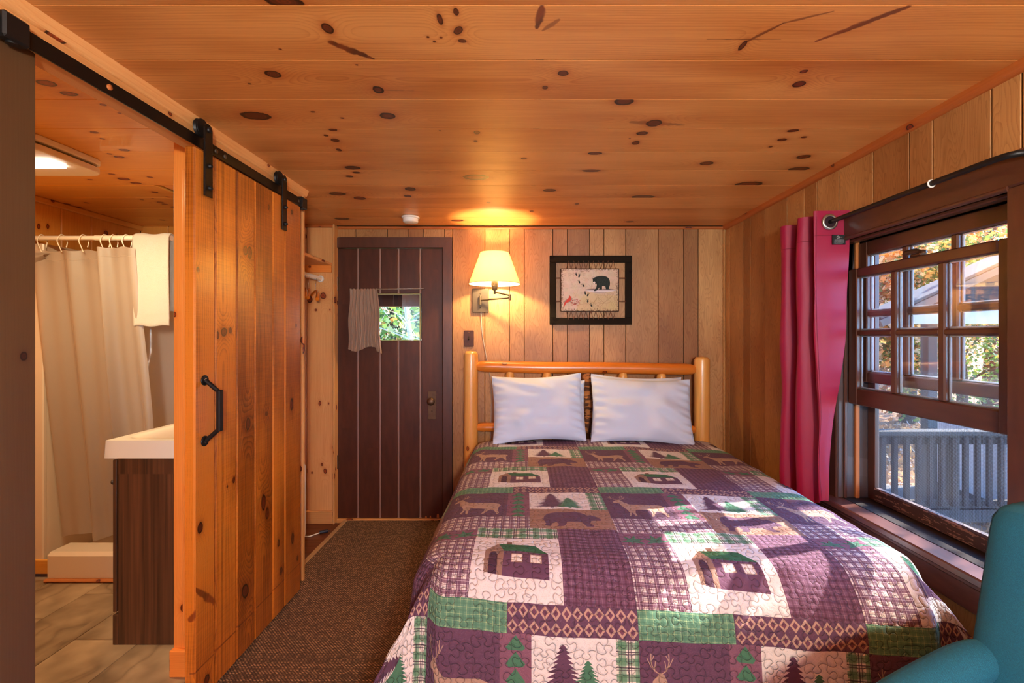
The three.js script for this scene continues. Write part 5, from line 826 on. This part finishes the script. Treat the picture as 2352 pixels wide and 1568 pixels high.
// ---------------------------------------------------------------- the yard
const GY = -0.55;
{
  const groundMap = data(512, 512, (x, y, o) => { const u = x / 512 * 4, v = y / 512 * 4, a = fbm(u * 6, v * 6), b = vn(u * 40, v * 40), t = clamp(a * 0.8 + b * 0.5 - 0.1, 0, 1); o[0] = lerp(92, 196, t); o[1] = lerp(70, 150, t); o[2] = lerp(48, 100, t); });
  const g = sheet(60, 60, (u, v) => { const x = lerp(-30, 46, u), z = lerp(8, -46, v), far = smoothstep(-z, 9, 40), side = smoothstep(x, 14, 45); return [x, GY - 0.02 + 0.12 * (fbm(x * 0.3, z * 0.3) - 0.5) + 7 * far + 6 * side + (x < 1.5 ? 0.9 * smoothstep(-z, 4.2, 8) : 0), z]; }, (u, v) => [u * 19, v * 13.5]);
  const m = mesh('ground', g, mat({ map: groundMap, roughness: 1 }), scene); m.userData.kind = 'structure';
  const leafGeo = (s) => { const p = [0, 0.02 * s, 0.45 * s], ix = []; for (let i = 0; i < 10; i++) { const a = -Math.PI / 2 + i / 10 * Math.PI * 2, r = i % 2 ? 0.52 : i === 0 ? 0.45 : 0.26; p.push(Math.cos(a) * r * s, (i % 2 ? 0.07 : 0) * s, (0.45 + Math.sin(a) * r) * s); ix.push(0, 1 + (i + 1) % 10, 1 + i); } const g2 = new THREE.BufferGeometry(); g2.setAttribute('position', new THREE.Float32BufferAttribute(p, 3)); g2.setIndex(ix); g2.computeVertexNormals(); return g2; };
  const leafM = mat({ color: 0xffffff, roughness: 0.8, transmission: 0.6, thickness: 0, side: THREE.DoubleSide });
  const O = new THREE.Object3D(), col = new THREE.Color();
  const scatter = (parent, name, n, size, seed, place, tones) => { const r = rngOf(seed), m2 = new THREE.InstancedMesh(leafGeo(size), leafM, n); for (let i = 0; i < n; i++) { place(r, O, i); O.rotation.set(r() * 6.3, r() * 6.3, r() * 6.3); O.scale.setScalar(0.6 + 0.8 * r()); O.updateMatrix(); m2.setMatrixAt(i, O.matrix); const c = tones[Math.floor(r() * tones.length)], k = 0.75 + 0.5 * r(); m2.setColorAt(i, col.setRGB(c[0] * k, c[1] * k, c[2] * k)); } m2.name = name; shade(m2); if (parent) parent.add(m2); m2.userData.kind = 'stuff'; return m2; };
  const YELLOW = [[0.95, 0.56, 0.14], [0.95, 0.42, 0.1], [0.95, 0.66, 0.3], [0.78, 0.34, 0.08], [0.98, 0.76, 0.46]], GREENS = [[0.12, 0.3, 0.05], [0.2, 0.4, 0.07], [0.34, 0.46, 0.08], [0.1, 0.22, 0.05]], LITTER = [[0.75, 0.48, 0.2], [0.6, 0.34, 0.15], [0.85, 0.6, 0.32], [0.5, 0.36, 0.26]];
  const fallen = scatter(scene, 'fallen_leaves', 16000, 0.085, 61, (r, o) => { const x = 1.7 + 9 * r() * (0.3 + r()), z = -1 - 9 * r(); o.position.set(x, GY + 0.05 + 0.04 * r() + 6 * smoothstep(x, 14, 45), z); }, LITTER);
  tag(fallen, 'dry brown leaves littering the ground outside the window', 'fallen leaves', null, 'stuff');
  const barkM = mat({ color: rgb(96, 84, 74), roughness: 0.95, bumpMap: per(data(128, 128, (x, y, o) => { o[0] = o[1] = o[2] = 255 * fbm(x / 5, y / 22); }, false), 0.3, 0.3), bumpScale: 0.02 });
  const birchM = mat({ roughness: 0.8, map: per(data(256, 256, (x, y, o) => { const t = vn(x / 3, y / 40) > 0.8 ? 0.45 : 1; o[0] = 226 * t; o[1] = 220 * t; o[2] = 210 * t; }), 0.4, 0.4) });
  // trunk, forked branches and a crown of separate leaves; crown = [height of its middle, half width, half height]
  const tree = (name, label, x, z, y0, h, r0, crown, n, size, tones, seed, bark = barkM, lean = 0) => {
    const t = thing(name, label, 'tree', x, y0, z), r = rngOf(seed), tr = [V(0, -0.2, 0), V(lean * 0.3 + 0.05, h * 0.35, 0.03), V(lean * 0.7 - 0.04, h * 0.7, -0.05), V(lean, h, 0)];
    mesh('trunk', pipe(tr, (k) => r0 * (1 - 0.75 * k), 9, 18), bark, t);
    const br = [], ends = []; for (let i = 0; i < 16; i++) { const k = 0.3 + 0.65 * i / 16, a = r() * 6.3, l = crown[1] * (0.5 + 0.6 * r()), b = V(lean * k, h * k, 0), e = V(b.x + Math.cos(a) * l, b.y + l * (0.15 + 0.5 * r()), Math.sin(a) * l); br.push(pipe([b, b.clone().lerp(e, 0.5).add(V(0, 0.12 * l * r(), 0)), e], (q) => r0 * 0.22 * (1 - 0.8 * q), 6, 8)); ends.push(b.clone().lerp(e, 0.55), e); for (let j = 0; j < 2; j++) { const e2 = b.clone().lerp(e, 0.5 + 0.3 * j).add(V((r() - 0.5) * l, (r() - 0.2) * l * 0.6, (r() - 0.5) * l)); br.push(pipe([b.clone().lerp(e, 0.4 + 0.3 * j), e2], (q) => r0 * 0.09 * (1 - 0.7 * q), 5)); ends.push(e2); } }
    mesh('branches', merge(br), bark, t);
    if (n) scatter(t, 'leaves', n, size, seed + 1, (q, o) => { if (q() < 0.75) { const e = ends[Math.floor(q() * ends.length)]; o.position.set(e.x + (q() + q() - 1) * 0.75, e.y + (q() + q() - 1) * 0.6, e.z + (q() + q() - 1) * 0.75); } else { const a = q() * 6.3, b = Math.acos(2 * q() - 1), d = Math.cbrt(q()); o.position.set(lean + crown[1] * d * Math.sin(b) * Math.cos(a), crown[0] + crown[2] * d * Math.cos(b), crown[1] * d * Math.sin(b) * Math.sin(a)); } }, tones);
    return t;
  };
  tree('maple_tree', 'yellow leaved maple behind the left panes of the big window', 6.0, -9.0, GY, 5.6, 0.14, [2.6, 1.9, 2.4], 14949, 0.086, YELLOW, 71);
  tree('maple_tree', 'orange leaved maple rising behind the porch roof', 8.3, -10.4, GY + 0.2, 7, 0.16, [3.6, 2.3, 2.8], 14949, 0.094, YELLOW, 72);
  tree('maple_tree', 'tall yellow maple seen over the top rail of the inner sash', 10.6, -10.9, GY + 0.3, 7.5, 0.18, [4.4, 2.4, 3], 14949, 0.094, YELLOW, 73);
  tree('shade_tree', 'green and yellow tree seen through the open porch', 7.6, -8.4, GY, 3.4, 0.1, [1.4, 1.4, 1.3], 11959, 0.061, [...GREENS, ...GREENS, YELLOW[0]], 74);
  tree('maple_tree', 'far yellow maple at the left edge of the window view', 7.4, -12.5, GY + 0.6, 8, 0.2, [3.6, 2.8, 3.4], 14949, 0.115, YELLOW, 75);
  tree('bare_tree', 'nearly bare tree whose branches shade the bed', 5.3, -2.9, GY, 5.4, 0.1, [4.0, 1.5, 1.3], 520, 0.12, YELLOW, 76);
  tree('maple_tree', 'distant orange maple high behind the porch', 12.5, -14.5, GY + 1.5, 9, 0.25, [5, 3.6, 4], 14949, 0.137, YELLOW, 77);
  tree('shade_tree', 'dark green tree low between the trunks beyond the railing', 6.9, -10.2, GY + 0.3, 3, 0.1, [1.2, 1.8, 1.2], 11959, 0.079, [...GREENS, YELLOW[3]], 78);
  // behind the back door
  tree('birch_tree', 'thin white crooked trunk seen through the door window', -1.45, -6.6, GY, 3.4, 0.06, [3.2, 0.8, 0.7], 500, 0.1, GREENS, 81, birchM, -0.25);
  tree('shade_tree', 'green bush tree seen through the door window', -2.6, -9.4, GY + 0.4, 3, 0.08, [1.6, 1.8, 1.4], 9660, 0.086, [...GREENS, ...GREENS, YELLOW[1]], 82);
  tree('shade_tree', 'green tree right of the trunk in the door window', -0.4, -10.6, GY + 0.6, 3.4, 0.08, [2.0, 1.9, 1.6], 9660, 0.086, [...GREENS, YELLOW[1]], 83);
  const rock = (label, x, y, z, s, seed) => { const g2 = new THREE.IcosahedronGeometry(1, 4), p = g2.attributes.position, v = V(); for (let i = 0; i < p.count; i++) { v.fromBufferAttribute(p, i); const k = 0.8 + 0.35 * fbm(v.x * 1.7 + seed, v.y * 1.7 + v.z * 2.3) + 0.1 * vn(v.x * 7 + seed, v.z * 7 + v.y * 5); p.setXYZ(i, v.x * k * s[0], v.y * k * s[1], v.z * k * s[2]); } g2.computeVertexNormals(); return single('boulder', label, 'rock', g2, mat({ color: rgb(176, 170, 166), roughness: 0.95 }), x, y, z); };
  rock('pale boulder right of the trunk in the door window', -1.0, 0.2, -7.6, [0.9, 0.75, 0.7], 1); rock('pale boulder low left in the door window', -2.75, 0.05, -8.3, [0.75, 0.55, 0.6], 2);
  const sh = thing('leafy_shrub', 'low green shrub at the foot of the door window view', 'shrub', -1.9, GY + 0.35, -6.3); scatter(sh, 'leaves', 1500, 0.09, 88, (r, o) => { const a = r() * 6.3, d = Math.sqrt(r()) * 0.75; o.position.set(Math.cos(a) * d, 0.75 * r() * (1.1 - d), Math.sin(a) * d * 0.6); }, GREENS); mesh('stems', merge([0, 1, 2, 3, 4].map((i) => rod(V(0.1 * i - 0.2, -0.3, 0), V(0.25 * i - 0.5, 0.6, 0.1 * (i % 2)), 0.012, 6))), birchM, sh);
}
{ // the neighbouring cabin: porch with a railing, clapboards, gable roof
  const C = thing('neighbour_porch', 'white clapboard porch with a gray gable roof beyond the big window', 'porch', 0, 0, 0), white = mat({ color: rgb(205, 208, 212), roughness: 0.7 }), gray = mat({ color: rgb(58, 60, 64), roughness: 0.8 }), grayD = mat({ color: rgb(92, 90, 88), roughness: 0.85 });
  for (let i = 0; i < 8; i++) mesh('clapboard', bev(0.018, 0.118, 0.8, 0.003).rotateZ(-0.08).translate(4.6, -0.22 + i * 0.108, -4.97), white, C);
  mesh('half_wall', span(4.612, 4.7, GY + 0.28, 0.58, -5.37, -4.57), white, C);
  mesh('foundation', span(4.612, 4.72, GY - 0.2, -0.27, -5.37, -4.57), grayD, C);
  const pitch = 0.455, x0 = 3.1, y0 = 1.47, xr = 6.2, yr = y0 + (xr - x0) * pitch;
  for (let i = 0; i < 8; i++) { const ya = 1.6 + i * 0.17, yb = ya + 0.166, xa = x0 + 0.06 + (ya - y0) / pitch, xb = x0 + 0.06 + (yb - y0) / pitch; if (xb < xr) mesh('gable_board', extrude([[xa, ya], [2 * xr - xa, ya], [2 * xr - xb, yb], [xb, yb]], 0.018, 0.003).translate(0, 0, -4.44), gray, C); }
  for (const s of [1, -1]) {
    const L = Math.hypot(xr - x0, yr - y0) + 0.1, a = s * Math.atan(pitch), cx = xr - s * (xr - x0) / 2, cy = (y0 + yr) / 2;
    mesh('roof', bev(L, 0.026, 0.34, 0.004).rotateZ(a).translate(cx, cy + 0.052, -4.28), grayD, C);
    mesh('rake_board', bev(L, 0.062, 0.03, 0.004).rotateZ(a).translate(cx, cy, -4.12), mat({ color: rgb(116, 108, 100), roughness: 0.8 }), C);
    mesh('soffit', bev(L, 0.015, 0.34, 0.003).rotateZ(a).translate(cx, cy - 0.02, -4.3), gray, C);
  }
  mesh('porch_beam', bev(3.6, 0.15, 0.1, 0.004).translate(5.05, 1.53, -4.46), white, C);
  
  mesh('porch_floor', bev(1.3, 0.08, 0.8, 0.004).translate(3.9, -0.36, -4.95), grayD, C);
  mesh('porch_post', bev(0.095, 1.85, 0.095, 0.005).translate(3.93, 0.55, -4.66), grayD, C); mesh('porch_post', bev(0.095, 2.1, 0.095, 0.005).translate(3.28, 0.42, -4.62), grayD, C); mesh('porch_post', bev(0.095, 2.1, 0.095, 0.005).translate(5.6, 0.42, -4.62), grayD, C);
  const R = thing('porch_railing', 'weathered gray railing with square balusters outside the window', 'railing', 0, 0, -4.5), wm = mat({ color: rgb(74, 70, 66), roughness: 0.9 }), wd = mat({ color: rgb(64, 52, 46), roughness: 0.9 });
  mesh('top_rail', bev(2.2, 0.04, 0.14, 0.004).translate(4.3, 0.445, 0.02), wm, R); mesh('rail', bev(2.2, 0.09, 0.04, 0.004).translate(4.3, 0.375, 0), wd, R); mesh('rail', bev(2.2, 0.09, 0.04, 0.004).translate(4.3, -0.24, 0), wm, R); mesh('rim_board', bev(2.2, 0.14, 0.04, 0.004).translate(4.3, -0.33, 0.0), wm, R);
  for (let i = 0; i < 17; i++) mesh('baluster', bev(0.042, 0.64, 0.036, 0.004).translate(3.33 + i * 0.11, 0.08, 0.042), wd, R);
  for (const x of [3.28, 4.02]) mesh('post', bev(0.09, 1.0, 0.09, 0.005).translate(x, -0.05, -0.02), wm, R);
}
// unseen roof overhang; its edge is placed to limit the sun on the bed
{ const e = structure('roof'); mesh('sun_limit_eave', span(-3.4, 2.02, 2.32, 2.4, -4.0, 2.0, 0.01), M.brown, e); mesh('back_beam', span(-2.2, 0.4, 1.6, 1.75, -4.2, -4.15, 0.004), M.brown, e); mesh('sun_limit_fascia', span(1.98, 2.02, 2.14, 2.32, -4.0, 2.0, 0.004), M.brown, e); mesh('soffit', span(1.6, 1.98, 2.26, 2.31, -4.0, 2.0, 0.004), M.white, e); }

renderer.render(scene, camera);
